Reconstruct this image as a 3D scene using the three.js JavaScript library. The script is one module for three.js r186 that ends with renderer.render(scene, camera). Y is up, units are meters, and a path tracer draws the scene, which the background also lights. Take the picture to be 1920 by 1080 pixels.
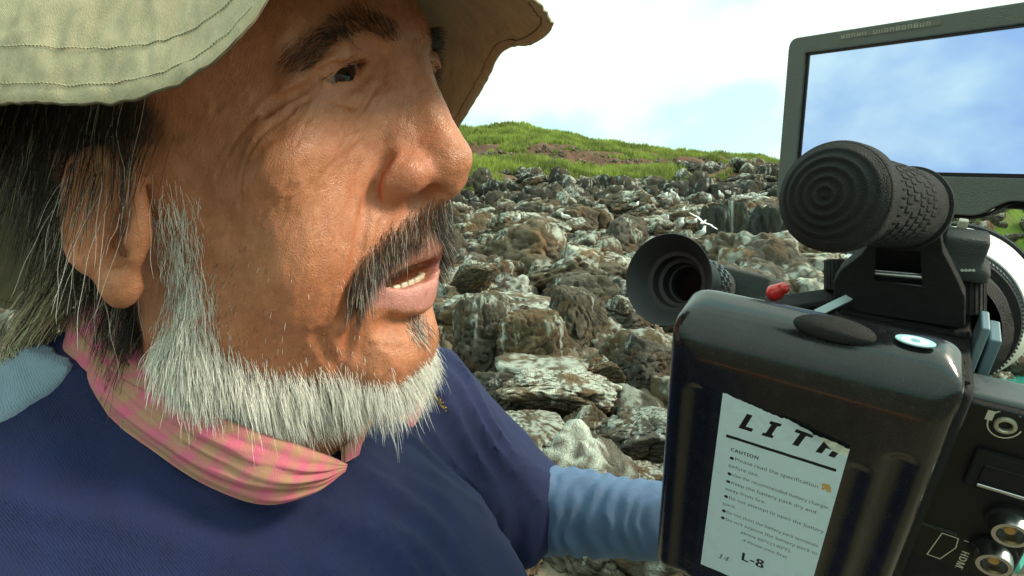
import * as THREE from 'three';
import { mergeGeometries, mergeVertices, toCreasedNormals } from 'three/addons/utils/BufferGeometryUtils.js';
import { RoundedBoxGeometry } from 'three/addons/geometries/RoundedBoxGeometry.js';
import { createNoise3D, createNoise2D } from 'simplex-noise';

// ---------------------------------------------------------------- camera, sky, sun, exposure
const scene = new THREE.Scene();
const camera = new THREE.PerspectiveCamera(50, 1920 / 1080, 0.01, 3000);
const EYE = new THREE.Vector3(0, 1.5, 0);
camera.position.copy(EYE);
camera.lookAt(0, 1.5, -1);

function rng(seed) { let a = seed >>> 0; return () => { a = (a + 0x6D2B79F5) | 0; let t = Math.imul(a ^ (a >>> 15), 1 | a); t = (t + Math.imul(t ^ (t >>> 7), 61 | t)) ^ t; return ((t ^ (t >>> 14)) >>> 0) / 4294967296; }; }
const n3 = createNoise3D(rng(11)), n2 = createNoise2D(rng(23));
const clamp = (x, a = 0, b = 1) => Math.min(b, Math.max(a, x));
const lerp = (a, b, t) => a + (b - a) * t;
const sstep = (a, b, x) => { const t = clamp((x - a) / (b - a)); return t * t * (3 - 2 * t); };
function fbm(x, y, z, o = 4) { let s = 0, a = 0.5; for (let i = 0; i < o; i++) { s += a * n3(x, y, z); x *= 2.03; y *= 2.03; z *= 2.03; a *= 0.5; } return s; }

const SUN = new THREE.Vector3(0.80, 0.60, 0.10).normalize();
{ // bright hazy sky: mint-white cloud sheet with a few cyan openings
  const w = 1024, h = 512, d = new Float32Array(w * h * 4);
  for (let j = 0; j < h; j++) for (let i = 0; i < w; i++) {
    const v = ((j + 0.5) / h - 0.5) * Math.PI, u = ((i + 0.5) / w - 0.5) * 2 * Math.PI;
    const x = Math.cos(v) * Math.cos(u), y = Math.sin(v), z = Math.cos(v) * Math.sin(u);
    const q = 1 / (Math.max(y, 0) + 0.35);
    const c = fbm(x * q * 1.6 + 3.1, y * 1.4, z * q * 1.6 + 0.7, 5);
    const open = sstep(0.06, 0.42, c) * sstep(0.05, 0.3, y);
    const glow = 1 + 0.5 * Math.pow(Math.max(0, x * SUN.x + y * SUN.y + z * SUN.z), 5);
    const k = (j * w + i) * 4, b = (1.0 + 0.10 * fbm(x * 3 + 9, y * 3, z * 3, 4)) * glow * (0.85 + 0.75 * Math.max(0, y)); // an overcast dome is brighter towards the zenith
    d[k] = lerp(0.56, 0.40, open) * b; d[k + 1] = lerp(0.70, 0.70, open) * b; d[k + 2] = lerp(0.605, 0.66, open) * b; d[k + 3] = 1;
  }
  const t = new THREE.DataTexture(d, w, h, THREE.RGBAFormat, THREE.FloatType);
  t.mapping = THREE.EquirectangularReflectionMapping; t.magFilter = THREE.LinearFilter; t.minFilter = THREE.LinearFilter; t.needsUpdate = true;
  scene.background = t; scene.environment = t;
}
const sun = new THREE.DirectionalLight(0xffecd2, 2.3);
sun.position.copy(SUN).multiplyScalar(60).add(new THREE.Vector3(0, 0, -20)); sun.target.position.set(0, 0, -20);
sun.castShadow = true; sun.shadow.radius = 30; sun.shadow.mapSize.set(4096, 4096);
Object.assign(sun.shadow.camera, { left: -60, right: 60, top: 60, bottom: -60, near: 1, far: 200 });
scene.add(sun, sun.target);
const renderer = new THREE.WebGLRenderer({ antialias: true });
renderer.toneMapping = THREE.LinearToneMapping;
renderer.toneMappingExposure = 1.7;
renderer.shadowMap.enabled = true;

// ---------------------------------------------------------------- helpers
const FPX = 540 / Math.tan(25 * Math.PI / 180);
const at = (px, py, depth) => new THREE.Vector3((px - 960) / FPX * depth, EYE.y + (540 - py) / FPX * depth, -depth); // a point so many metres in front of the lens
const V = (x, y, z) => new THREE.Vector3(x, y, z);
const numbers = {};
const numbered = (n) => { const k = numbers[n] = (numbers[n] ?? -1) + 1; return k ? `${n}_${String(k).padStart(3, '0')}` : n; };
const mat = (o) => new THREE.MeshPhysicalMaterial(o);
const lin = (r, g, b) => new THREE.Color().setRGB(r, g, b);
function mesh(name, geo, m, parent = scene) { const o = new THREE.Mesh(geo, m); o.name = name; o.castShadow = o.receiveShadow = true; parent.add(o); return o; }
function tag(o, label, category, group, kind) { o.userData = {}; if (label) o.userData.label = label; if (category) o.userData.category = category; if (group) o.userData.group = group; if (kind) o.userData.kind = kind; return o; }
function thing(name, label, category, group) { const o = new THREE.Group(); o.name = numbered(name); scene.add(o); return tag(o, label, category, group); }
function geom(pos, idx, extra = {}) {
  const g = new THREE.BufferGeometry();
  g.setAttribute('position', new THREE.BufferAttribute(pos instanceof Float32Array ? pos : new Float32Array(pos), 3));
  if (extra.color) g.setAttribute('color', new THREE.BufferAttribute(new Float32Array(extra.color), 3));
  if (extra.uv) g.setAttribute('uv', new THREE.BufferAttribute(new Float32Array(extra.uv), 2));
  if (idx) g.setIndex(new THREE.BufferAttribute(new Uint32Array(idx), 1));
  g.computeVertexNormals(); return g;
}
function noiseTexture(size, fn, srgb = false) { // fn(u, v) -> number or [r, g, b]; u, v in 0..1
  const d = new Uint8Array(size * size * 4);
  for (let j = 0; j < size; j++) for (let i = 0; i < size; i++) { const c = fn(i / size, j / size), k = (j * size + i) * 4; for (let q = 0; q < 3; q++) d[k + q] = clamp(Array.isArray(c) ? c[q] : c) * 255; d[k + 3] = 255; }
  const t = new THREE.DataTexture(d, size, size); t.wrapS = t.wrapT = THREE.RepeatWrapping; t.magFilter = THREE.LinearFilter; t.minFilter = THREE.LinearMipmapLinearFilter; t.generateMipmaps = true;
  if (srgb) t.colorSpace = THREE.SRGBColorSpace; t.needsUpdate = true; return t;
}
const tileNoise = (u, v, f, s = 0) => { const a = u * 2 * Math.PI, b = v * 2 * Math.PI, r = f / (2 * Math.PI); return n3(Math.cos(a) * r + s, Math.sin(a) * r + Math.cos(b) * r * 0.7, Math.sin(b) * r - s) ; };
// surface of a signed distance field (surface nets on a grid, only blocks near the surface are filled)
function meshField(fn, lo, hi, cell) {
  const B = 8, nb = [0, 1, 2].map((k) => Math.ceil((hi[k] - lo[k]) / (cell * B))), n = nb.map((b) => b * B + 1), [nx, ny, nz] = n, sx = 1, sy = nx, sz = nx * ny;
  const D = new Float32Array(nx * ny * nz), R = B * cell * 0.9 * 1.5, live = new Uint8Array(nb[0] * nb[1] * nb[2]);
  for (let c = 0; c < nb[2]; c++) for (let b = 0; b < nb[1]; b++) for (let a = 0; a < nb[0]; a++) {
    const d = fn(lo[0] + (a + 0.5) * B * cell, lo[1] + (b + 0.5) * B * cell, lo[2] + (c + 0.5) * B * cell), near = Math.abs(d) < R;
    live[a + nb[0] * (b + nb[1] * c)] = near ? 1 : 0;
    for (let k = 0; k <= B; k++) for (let j = 0; j <= B; j++) { const o = a * B + sy * (b * B + j) + sz * (c * B + k); if (!near) { for (let i = 0; i <= B; i++) if (D[o + i] === 0) D[o + i] = d; } }
  }
  for (let c = 0; c < nb[2]; c++) for (let b = 0; b < nb[1]; b++) for (let a = 0; a < nb[0]; a++) if (live[a + nb[0] * (b + nb[1] * c)])
    for (let k = 0; k <= B; k++) for (let j = 0; j <= B; j++) for (let i = 0; i <= B; i++) { const X = a * B + i, Y = b * B + j, Z = c * B + k; D[X + sy * Y + sz * Z] = fn(lo[0] + X * cell, lo[1] + Y * cell, lo[2] + Z * cell) || 1e-6; }
  const id = new Int32Array(nx * ny * nz).fill(-1), pos = [], idx = [], off = [0, 1, sy, sy + 1, sz, sz + 1, sz + sy, sz + sy + 1];
  const E = [[0, 1], [2, 3], [4, 5], [6, 7], [0, 2], [1, 3], [4, 6], [5, 7], [0, 4], [1, 5], [2, 6], [3, 7]];
  for (let k = 0; k < nz - 1; k++) for (let j = 0; j < ny - 1; j++) for (let i = 0; i < nx - 1; i++) {
    const o = i + sy * j + sz * k; let m = 0; for (let q = 0; q < 8; q++) if (D[o + off[q]] < 0) m |= 1 << q;
    if (m === 0 || m === 255) continue;
    let x = 0, y = 0, z = 0, c = 0;
    for (const [p, q] of E) { const s = (m >> p) & 1, t = (m >> q) & 1; if (s === t) continue; const a = D[o + off[p]], b = D[o + off[q]], f = a / (a - b); x += lerp(p & 1, q & 1, f); y += lerp((p >> 1) & 1, (q >> 1) & 1, f); z += lerp(p >> 2, q >> 2, f); c++; }
    id[o] = pos.length / 3; pos.push(lo[0] + (i + x / c) * cell, lo[1] + (j + y / c) * cell, lo[2] + (k + z / c) * cell);
  }
  const quad = (a, b, c, d, flip) => { if (a < 0 || b < 0 || c < 0 || d < 0) return; flip ? idx.push(a, c, b, a, d, c) : idx.push(a, b, c, a, c, d); };
  for (let k = 1; k < nz - 1; k++) for (let j = 1; j < ny - 1; j++) for (let i = 1; i < nx - 1; i++) {
    const o = i + sy * j + sz * k, s = D[o] < 0;
    if (s !== D[o + 1] < 0) quad(id[o - sy - sz], id[o - sz], id[o], id[o - sy], !s);
    if (s !== D[o + sy] < 0) quad(id[o - 1 - sz], id[o - 1], id[o], id[o - sz], !s);
    if (s !== D[o + sz] < 0) quad(id[o - 1 - sy], id[o - sy], id[o], id[o - 1], !s);
  }
  return { pos, idx };
}
const smin = (a, b, k) => { const h = Math.max(k - Math.abs(a - b), 0) / k; return Math.min(a, b) - h * h * k * 0.25; };
const smax = (a, b, k) => -smin(-a, -b, k);
const ell = (x, y, z, cx, cy, cz, rx, ry, rz) => { x -= cx; y -= cy; z -= cz; const a = x / rx, b = y / ry, c = z / rz, k0 = Math.sqrt(a * a + b * b + c * c), e = a / rx, f = b / ry, g = c / rz, k1 = Math.sqrt(e * e + f * f + g * g); return k1 < 1e-9 ? -Math.min(rx, ry, rz) : k0 * (k0 - 1) / k1; };
const cap = (x, y, z, ax, ay, az, ra, bx, by, bz, rb) => { const ux = bx - ax, uy = by - ay, uz = bz - az, t = clamp(((x - ax) * ux + (y - ay) * uy + (z - az) * uz) / (ux * ux + uy * uy + uz * uz)); return Math.hypot(x - ax - ux * t, y - ay - uy * t, z - az - uz * t) - (ra + (rb - ra) * t); };
const lineDist = (x, y, z, pts) => { let m = 1e9; for (let i = 0; i + 1 < pts.length; i++) { const a = pts[i], b = pts[i + 1]; m = Math.min(m, cap(x, y, z, a[0], a[1], a[2], 0, b[0], b[1], b[2], 0)); } return m; };
// ================================================================ the rocky shore, the grassy hill and the sea
const shore = new THREE.Group(); shore.name = 'rocky_shore'; shore.userData.kind = 'structure'; scene.add(shore);
const PROFILE = [[0, 0], [3.2, 0.0], [4.2, 0.12], [6, 0.55], [8, 0.95], [10, 1.35], [13, 2.0], [16, 2.75], [20, 3.8], [22.5, 4.5], [25, 5.75], [28, 7.0], [33, 8.9], [38, 10.9], [42, 12.2], [46, 12.6], [52, 12.0], [70, 6], [100, -4]];
const prof = (d) => { let i = 0; while (i < PROFILE.length - 2 && PROFILE[i + 1][0] < d) i++; const [a, b] = PROFILE[i], [c, e] = PROFILE[i + 1]; const t = clamp((d - a) / (c - a)); return lerp(b, e, t); };
const SEA = -1.0;
function ground(x, z) { // height of the land without its boulders
  const d = Math.max(0.1, Math.hypot(x * 0.75, z)), t = x / Math.max(0.5, Math.abs(z) * 0.9 + 0.1 * d);
  if (z > 0) return 0.12 * n2(x * 0.3, z * 0.3) * sstep(2, 5, d) - 4 * sstep(9, 22, d);
  const crest = 1 - 0.24 * sstep(-0.02, 0.5, t) - 0.42 * sstep(0.45, 1.0, t);
  let y = prof(d) * lerp(1, crest, sstep(20, 40, d));
  y += 0.3 * n2(x * 0.09, z * 0.09) * sstep(6, 24, d) + 0.22 * n2(x * 0.3, z * 0.3) * sstep(3, 6, d);
  const bay = sstep(0.60, 0.76, t) * sstep(3.5, 6, d) * sstep(30, 17, d) * sstep(0, 1, -z); y = lerp(y, SEA - 1.2, bay);
  return y;
}
const cellNoise = (x, z, s) => { // two nearest cell centres: [distance gap, id]
  x *= s; z *= s; const X = Math.floor(x), Z = Math.floor(z); let f1 = 9, f2 = 9, id = 0;
  for (let i = -1; i <= 1; i++) for (let j = -1; j <= 1; j++) { const h = Math.sin((X + i) * 127.1 + (Z + j) * 311.7) * 43758.5453, a = h - Math.floor(h), b = (a * 57.31) % 1, q = Math.hypot(X + i + a - x, Z + j + b - z); if (q < f1) { f2 = f1; f1 = q; id = a; } else if (q < f2) f2 = q; }
  return [f2 - f1, id];
};
const grassAt = (x, z) => { // 0..1 how grassy
  const d = Math.hypot(x * 0.75, z), t = x / Math.max(0.5, -z), n = fbm(x * 0.13, 3, z * 0.13, 4), patch = fbm(x * 0.35, 8, z * 0.35, 3);
  const crest = sstep(33.5, 38, d + 8 * n + 2.0 * sstep(0.3, 0.0, t) + 3 * patch), fringe = sstep(0.5, 0, Math.abs(d - 26.4 - 4 * n - 2.5 * t) / 2.0 - 0.5) * sstep(0.36, 0.22, t + 0.2 * n) * sstep(-0.35, 0.1, patch + 0.25), spots = sstep(0.22, 0.34, patch) * sstep(25, 27, d);
  const right = sstep(0.55, 0.68, t + 0.1 * n) * sstep(24, 26.5, d + 3 * patch);
  return clamp(Math.max(right, crest * sstep(-0.42, -0.2, patch + 0.5 * crest), fringe, spots));
};
const rockBump = noiseTexture(512, (u, v) => 0.5 + 0.22 * tileNoise(u, v, 6) + 0.2 * tileNoise(u, v, 17, 3) + 0.18 * tileNoise(u, v, 45, 7) + 0.14 * tileNoise(u, v, 110, 9) - 0.25 * Math.exp(-Math.abs(tileNoise(u, v, 9, 12)) * 14));
const rockMat = mat({ vertexColors: true, roughness: 0.9, bumpMap: rockBump, bumpScale: 0.03, specularIntensity: 0.4 });
{ // land sheet on a polar grid, finer towards the viewer
  const NA = 580, ND = 380, pos = [], col = [], uv = [], idx = [];
  for (let j = 0; j <= ND; j++) { const d = j < 6 ? j * 0.35 : 2.1 * Math.pow(130 / 2.1, (j - 6) / (ND - 6));
    for (let i = 0; i <= NA; i++) {
      const a = i < 40 ? lerp(-Math.PI, -1.35, i / 40) : i > NA - 40 ? lerp(1.35, Math.PI, (i - NA + 40) / 40) : lerp(-1.35, 1.35, (i - 40) / (NA - 80)), x = Math.sin(a) * d, z = 1.2 - Math.cos(a) * d; let y = ground(x, z); const r = Math.hypot(x, z);
      const g = grassAt(x, z) * sstep(24, 26, r), rocky = sstep(2.2, 4, r) * (1 - g);
      const [e1, id1] = cellNoise(x + 0.3 * n2(x, z), z, 1.5), [e2, id2] = cellNoise(x, z + 0.2 * n2(x * 2, z * 2), 3.6);
      y += rocky * ((id1 - 0.4) * 0.26 * sstep(0, 0.14, e1) + (id2 - 0.5) * 0.20 * sstep(0, 0.16, e2) + 0.10 * fbm(x * 1.2, y * 2, z * 1.2, 4));
      y += g * 0.12 * n2(x * 1.7, z * 1.7);
      pos.push(x, y, z); uv.push(x * 0.35, z * 0.35 + y * 0.35);
      const n = fbm(x * 0.5, y, z * 0.5, 4), soil = sstep(24.5, 27, r + 3 * n), k = 0.8 + 0.5 * n + 0.3 * (id2 - 0.5);
      let c = [0.155 * k, 0.125 * k, 0.088 * k]; c = [lerp(c[0], 0.15 * k, soil), lerp(c[1], 0.078 * k, soil), lerp(c[2], 0.05 * k, soil)];
      const gg = sstep(0.25, 0.6, g), gk = 0.85 + 0.4 * n2(x * 0.8, z * 0.8); col.push(lerp(c[0], 0.13 * gk, gg), lerp(c[1], 0.20 * gk, gg), lerp(c[2], 0.03 * gk, gg));
    } }
  for (let j = 0; j < ND; j++) for (let i = 0; i < NA; i++) { const a = j * (NA + 1) + i, b = a + NA + 1; idx.push(a, a + 1, b, b, a + 1, b + 1); }
  mesh('bedrock', geom(pos, idx, { color: col, uv }), rockMat, shore);
}
// ---- boulders: faceted, fractured, streaked with guano
function rockGeo(seed, detail, { guano = 0.5, tone = [0.20, 0.165, 0.115], flat = 0.72, rough = 1, boxy = false } = {}) {
  let g = mergeVertices(new THREE.IcosahedronGeometry(1, detail).deleteAttribute('normal').deleteAttribute('uv')); const p = g.attributes.position, r = rng(seed), planes = [];
  for (let i = 0; i < (boxy ? 9 : 15); i++) { const n = V(r() * 2 - 1, r() * 1.6 - 0.8, r() * 2 - 1); if (boxy) { n.set([1, -1, 0, 0, 0, 0][i % 6] + (r() - 0.5) * 0.5, [0, 0, 1, -1, 0, 0][i % 6] + (r() - 0.5) * 0.4, [0, 0, 0, 0, 1, -1][i % 6] + (r() - 0.5) * 0.5); } n.normalize(); planes.push([n, 0.62 + 0.34 * r()]); }
  const u = V(0, 0, 0), o = seed * 7.3, sc = [1, flat * (0.85 + 0.3 * r()), 0.75 + 0.35 * r()], col = [], uv = [], st = seed * 3.1;
  for (let i = 0; i < p.count; i++) {
    u.fromBufferAttribute(p, i).normalize(); let m = 1.05; for (const [n, d] of planes) { const k = u.dot(n); if (k > 0.05) m = smin(m, d / k, 0.035); }
    const w = V(u.x * m, u.y * m, u.z * m); const f = fbm(w.x * 1.6 + o, w.y * 1.6, w.z * 1.6, 3), h = fbm(w.x * 5 + o, w.y * 6.5, w.z * 5, 4), crack = Math.pow(1 - Math.abs(n3(w.x * 1.7 + o, w.y * 2.2 + o, w.z * 1.7)), 14), lam = n3(w.x * 2 + o, w.y * 11 + w.x * 2, w.z * 2);
    m *= 1 + rough * (0.10 * f + 0.055 * h + 0.018 * lam - 0.15 * crack);
    const X = u.x * m * sc[0], Y = u.y * m * sc[1], Z = u.z * m * sc[2]; p.setXYZ(i, X, Y, Z); uv.push((X + 0.5 * Z) * 1.2, (Y + 0.6 * Z) * 1.2);
    const k = 0.85 + 0.5 * f + 0.4 * h + 0.12 * lam, rust = sstep(0.15, 0.55, n3(w.x * 1.1 + o, w.y * 1.1 + 5, w.z * 1.1)); let c = [tone[0] * k * (1 + 0.12 * rust), tone[1] * k * (1 - 0.08 * rust), tone[2] * k * (1 - 0.25 * rust)];
    // droppings: caps on the crests that run down in ragged streaks
    const a = Math.atan2(w.z, w.x), run = n3(Math.cos(a) * 9 + st, Math.sin(a) * 9, st), patch = n3(w.x * 1.4 + st, 2, w.z * 1.4), splat = n3(w.x * 8 + st, w.y * 3, w.z * 8), edge = Y - sc[1] * (0.42 - 0.55 * Math.max(0, run) * (0.5 + patch)), q = sstep(0.0, 0.10, edge + 0.16 * splat) * sstep(0.25 - guano, 0.55 - guano, patch + 0.35 * splat + 0.25 * run) * sstep(-0.35, 0.05, run + 0.6 * splat);
    const wq = 0.85 * q; c = [lerp(c[0], 0.56, wq), lerp(c[1], 0.60, wq), lerp(c[2], 0.52, wq)]; col.push(...c);
  }
  g.setAttribute('color', new THREE.Float32BufferAttribute(col, 3)); g.setAttribute('uv', new THREE.Float32BufferAttribute(uv, 2)); g.computeVertexNormals(); return g;
}
const ROCKS = [], FINE = [], TONES = [[0.175, 0.142, 0.098], [0.15, 0.13, 0.096], [0.18, 0.138, 0.085], [0.135, 0.12, 0.096]];
for (let i = 0; i < 16; i++) ROCKS.push(rockGeo(i + 1, 10, { guano: [0.55, 0.2, 0.4, 0.0, 0.6][i % 5], tone: TONES[i % 4], boxy: i % 2 === 0, flat: 0.85 }));
for (let i = 0; i < 8; i++) FINE.push(rockGeo(i + 31, 28, { guano: [0.15, -0.1, 0.45, 0.55, 0.05, 0.3, -0.3, 0.6][i], tone: TONES[(i + 1) % 4], flat: [0.95, 0.9, 0.6, 0.55, 1.0, 0.7, 0.8, 0.5][i], boxy: i < 2 || i === 4 }));
const DARK = []; for (let i = 0; i < 3; i++) DARK.push(rockGeo(i + 61, 12, { guano: 0.05, tone: [0.075, 0.075, 0.062] }));
const SLAB = []; for (let i = 0; i < 6; i++) SLAB.push(rockGeo(i + 121, 18, { guano: [0.4, 0.1, 0.55, -0.1, 0.3, 0.5][i], tone: TONES[i % 4], boxy: i % 2 === 0, flat: 0.85, rough: 1.25 }));
const taken = []; // x, z, radius of the large boulders
// large boulders near the viewer: [view x, view y of the centre, distance, radius, shape, turn, squash y, label]
const heroSpots = [
  [908, 648, 6.2, 0.36, 0, 0.3, 1.15, 'tall rounded grey boulder nearest the beard, left of a blocky boulder'],
  [996, 655, 6.0, 0.36, 1, 1.2, 1.05, 'blocky grey-brown boulder with a cracked lower corner, right of the tall rounded one'],
  [1088, 612, 6.6, 0.34, 4, 2.2, 1.15, 'upright brown boulder with a rounded front below the middle of the slope'],
  [1172, 596, 7.0, 0.36, 2, 0.9, 0.9, 'streaked boulder just left of the viewfinder eyecup'],
  [1208, 690, 5.6, 0.34, 6, 3.0, 0.9, 'low boulder in the hollow beneath the eyecup'],
  [1060, 742, 4.9, 0.56, 3, 0.5, 0.5, 'broad low slab with white droppings running over its front edge'],
  [1120, 700, 5.4, 0.28, 5, 1.9, 0.55, 'small flat-topped rock behind the white-streaked slab'],
  [985, 815, 4.3, 0.42, 7, 2.6, 0.55, 'wide pale slab splashed white, directly above the blue sleeve'],
  [1115, 815, 4.4, 0.26, 5, 4.0, 0.75, 'brown knobbly rock between the splashed slab and the battery pack'],
  [1205, 820, 4.2, 0.34, 2, 5.2, 0.75, 'slanted rock tucked against the left edge of the battery pack'],
  [1190, 905, 3.8, 0.26, 3, 1.0, 0.6, 'low pale rock just above the sleeve near the battery pack'],
  [930, 740, 5.2, 0.30, 6, 4.4, 0.7, 'grey rock in the gap beside the far shoulder'],
  [935, 1045, 3.3, 0.30, 7, 0.2, 0.45, 'flat pale rock at the bottom beneath the forearm'],
  [1130, 1060, 3.3, 0.34, 4, 0.9, 0.5, 'brown rock at the bottom under the wrist'],
  [890, 520, 8.0, 0.42, 3, 2.0, 0.75, 'guano-capped boulder level with the open mouth'],
];
for (const [px, py, d, r, k, turn, sq, label] of heroSpots) { const c = at(px, py, d), o = mesh(numbered('boulder'), FINE[k], rockMat); o.position.copy(c); o.scale.set(r, r * sq / 0.75, r); o.rotation.set(0.15 * Math.sin(turn * 3), turn, 0.2 * Math.cos(turn * 5)); tag(o, label, 'boulder', 'large boulders on the shore'); taken.push([c.x, c.z, r]); }
{
  const rnd = rng(99), spots = [];
  for (let i = 0; i < 7500; i++) {
    const a = lerp(-1.2, 1.15, rnd()), d = 3.2 + 24.5 * Math.pow(rnd(), 0.62), x = Math.tan(a * 0.8) * d, z = -d, y = ground(x, z), r = 0.15 + 0.42 * Math.pow(rnd(), 1.7);
    if (y < SEA - 0.4 || grassAt(x, z) > 0.4 && d > 24) continue;
    if (d < 7.5 && Math.abs(x / d - 0.09) < 0.2 && rnd() < 0.2) continue;
    if (x / d > 0.29 && x / d < 0.5 && d > 10.2 && d < 14.5) continue;
    if (taken.some(([X, Z, R]) => Math.hypot(X - x, Z - z) < R * 0.8)) continue;
    if (spots.some((s) => Math.abs(s.x - x) < 0.5 && Math.abs(s.z - z) < 0.5 && Math.hypot(s.x - x, s.z - z) < (s.r + r) * 0.52)) continue;
    const px = 960 + x / d * FPX, seen = px > 845 && px < 1520 ? 1 : px > -60 && px < 140 ? 0.5 : px > 1800 && px < 1960 ? 0.6 : 0.02; spots.push({ x, y, z, r, d, seen: seen * r / d, turn: rnd() * 6.28, k: Math.floor(rnd() * 16), tx: (rnd() - 0.5) * 0.6, tz: (rnd() - 0.5) * 0.6, sq: 0.75 + 0.5 * rnd() });
  }
  for (let i = 0; i < 60; i++) { const t = lerp(-0.12, 0.5, rnd()), d = 7 + 13 * rnd(), x = t * d, z = -d, r = 0.5 + 0.55 * rnd(); for (let k = spots.length - 1; k >= 0; k--) if (Math.hypot(spots[k].x - x, spots[k].z - z) < r * 0.7 && spots[k].r < 0.5) spots.splice(k, 1); spots.push({ x, y: ground(x, z) - r * 0.12, z, r, d, seen: r / d, slab: i % 6, turn: rnd() * 6.28, k: 2 * Math.floor(rnd() * 8), tx: (rnd() - 0.5) * 0.4, tz: (rnd() - 0.5) * 0.4, sq: 0.6 + 0.35 * rnd() }); } // big ledges breaking through
  spots.sort((a, b) => b.seen - a.seen);
  const put = (o, s) => { o.position.set(s.x, s.y + s.r * 0.2, s.z); o.rotation.set(s.tx, s.turn, s.tz); o.scale.set(s.r, s.r * s.sq, s.r); };
  const pick = (s) => { if (s.slab !== undefined) return SLAB[s.slab]; const n = fbm(s.x * 0.2, 5, s.z * 0.2, 2); return s.d > 20.5 + 3 * n && s.k % 3 ? DARK[s.k % 3] : ROCKS[s.k]; };
  spots.slice(0, 290).forEach((s) => put(mesh(numbered('rock'), pick(s), rockMat, shore), s));
  const rest = new Map(); spots.slice(290).forEach((s) => { const g = pick(s); rest.set(g, [...(rest.get(g) ?? []), s]); });
  const rubble = new THREE.Group(); const dummy = new THREE.Object3D();
  for (const [g, list] of rest) { const im = new THREE.InstancedMesh(g, rockMat, list.length); im.name = numbered('rubble'); im.userData.kind = 'stuff'; im.castShadow = im.receiveShadow = true; list.forEach((s, i) => { put(dummy, s); dummy.updateMatrix(); im.setMatrixAt(i, dummy.matrix); }); shore.add(im); }
  // small stones filling the gaps
  const chips = new THREE.InstancedMesh(rockGeo(90, 4, { guano: 0.2 }), rockMat, 9000); chips.name = 'gravel'; chips.userData.kind = 'stuff'; chips.castShadow = chips.receiveShadow = true; let n = 0;
  for (let i = 0; i < 9000; i++) { const a = lerp(-0.5, 0.75, rnd()), d = 2.8 + 30 * Math.pow(rnd(), 0.75), x = a * d, z = -d, y = ground(x, z); if (y < SEA - 0.3 || (d > 25 && rnd() < grassAt(x, z))) continue; const r = 0.03 + 0.10 * rnd() * rnd(); dummy.position.set(x, y + 0.10 * rnd(), z); dummy.rotation.set(rnd() * 6, rnd() * 6, rnd() * 6); dummy.scale.setScalar(r * (d > 12 ? 1.4 : 1)); dummy.updateMatrix(); chips.setMatrixAt(n++, dummy.matrix); }
  chips.count = n; shore.add(chips);
}
// ---- dark upright cliff of jointed blocks
{
  const ledge = thing('rock_ledge', 'long dark ledge of broken blocks along the foot of the grassy slope', 'rock ledge'), rnd = rng(61), g = [0, 1, 2, 3].map((i) => rockGeo(i + 101, 8, { guano: i ? -0.3 : 0.1, tone: [[0.085, 0.08, 0.064], [0.07, 0.068, 0.058], [0.105, 0.092, 0.068], [0.06, 0.06, 0.052]][i], flat: 1.0, boxy: true }));
  for (let i = 0; i < 120; i++) { const t = lerp(-0.12, 0.47, (i + rnd()) / 120), d = 20.8 + 3.4 * rnd() + 1.2 * n2(t * 5, 1), x = t * d, z = -d, r = 0.28 + 0.34 * rnd(), o = mesh('block', g[i % 4], rockMat, ledge); o.position.set(x, ground(x, z) + r * 0.2, z); o.scale.set(r * (0.7 + 0.5 * rnd()), r * (0.8 + 0.4 * rnd()), r * 0.8); o.rotation.set((rnd() - 0.5) * 0.3, rnd() * 6.28, (rnd() - 0.5) * 0.3); }
}
{
  const cliff = thing('cliff', 'dark grey-green upright rock face of jointed blocks behind the eyecup', 'cliff');
  const tones = [[0.062, 0.070, 0.058], [0.075, 0.082, 0.066], [0.055, 0.06, 0.055]], g = tones.map((t, i) => rockGeo(i + 71, 15, { guano: -0.25, tone: t, flat: 1.0, boxy: true, rough: 0.8 })), list = [[1338, 448, 0.42, 1.25], [1372, 452, 0.5, 1.45], [1408, 458, 0.46, 1.5], [1440, 462, 0.5, 1.55], [1474, 470, 0.46, 1.5], [1500, 476, 0.5, 1.3], [1540, 480, 0.55, 1.2], [1580, 478, 0.5, 1.1]], rnd = rng(8);
  list.forEach(([px, py, w, h], i) => { const o = mesh('block', g[i % 3], rockMat, cliff); o.position.copy(at(px, py, 14.2 + 0.25 * rnd())); o.scale.set(w * 0.72, h * 0.72, 0.7); o.rotation.set(-0.04, (rnd() - 0.5) * 0.5, (rnd() - 0.5) * 0.1); });
}
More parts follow.
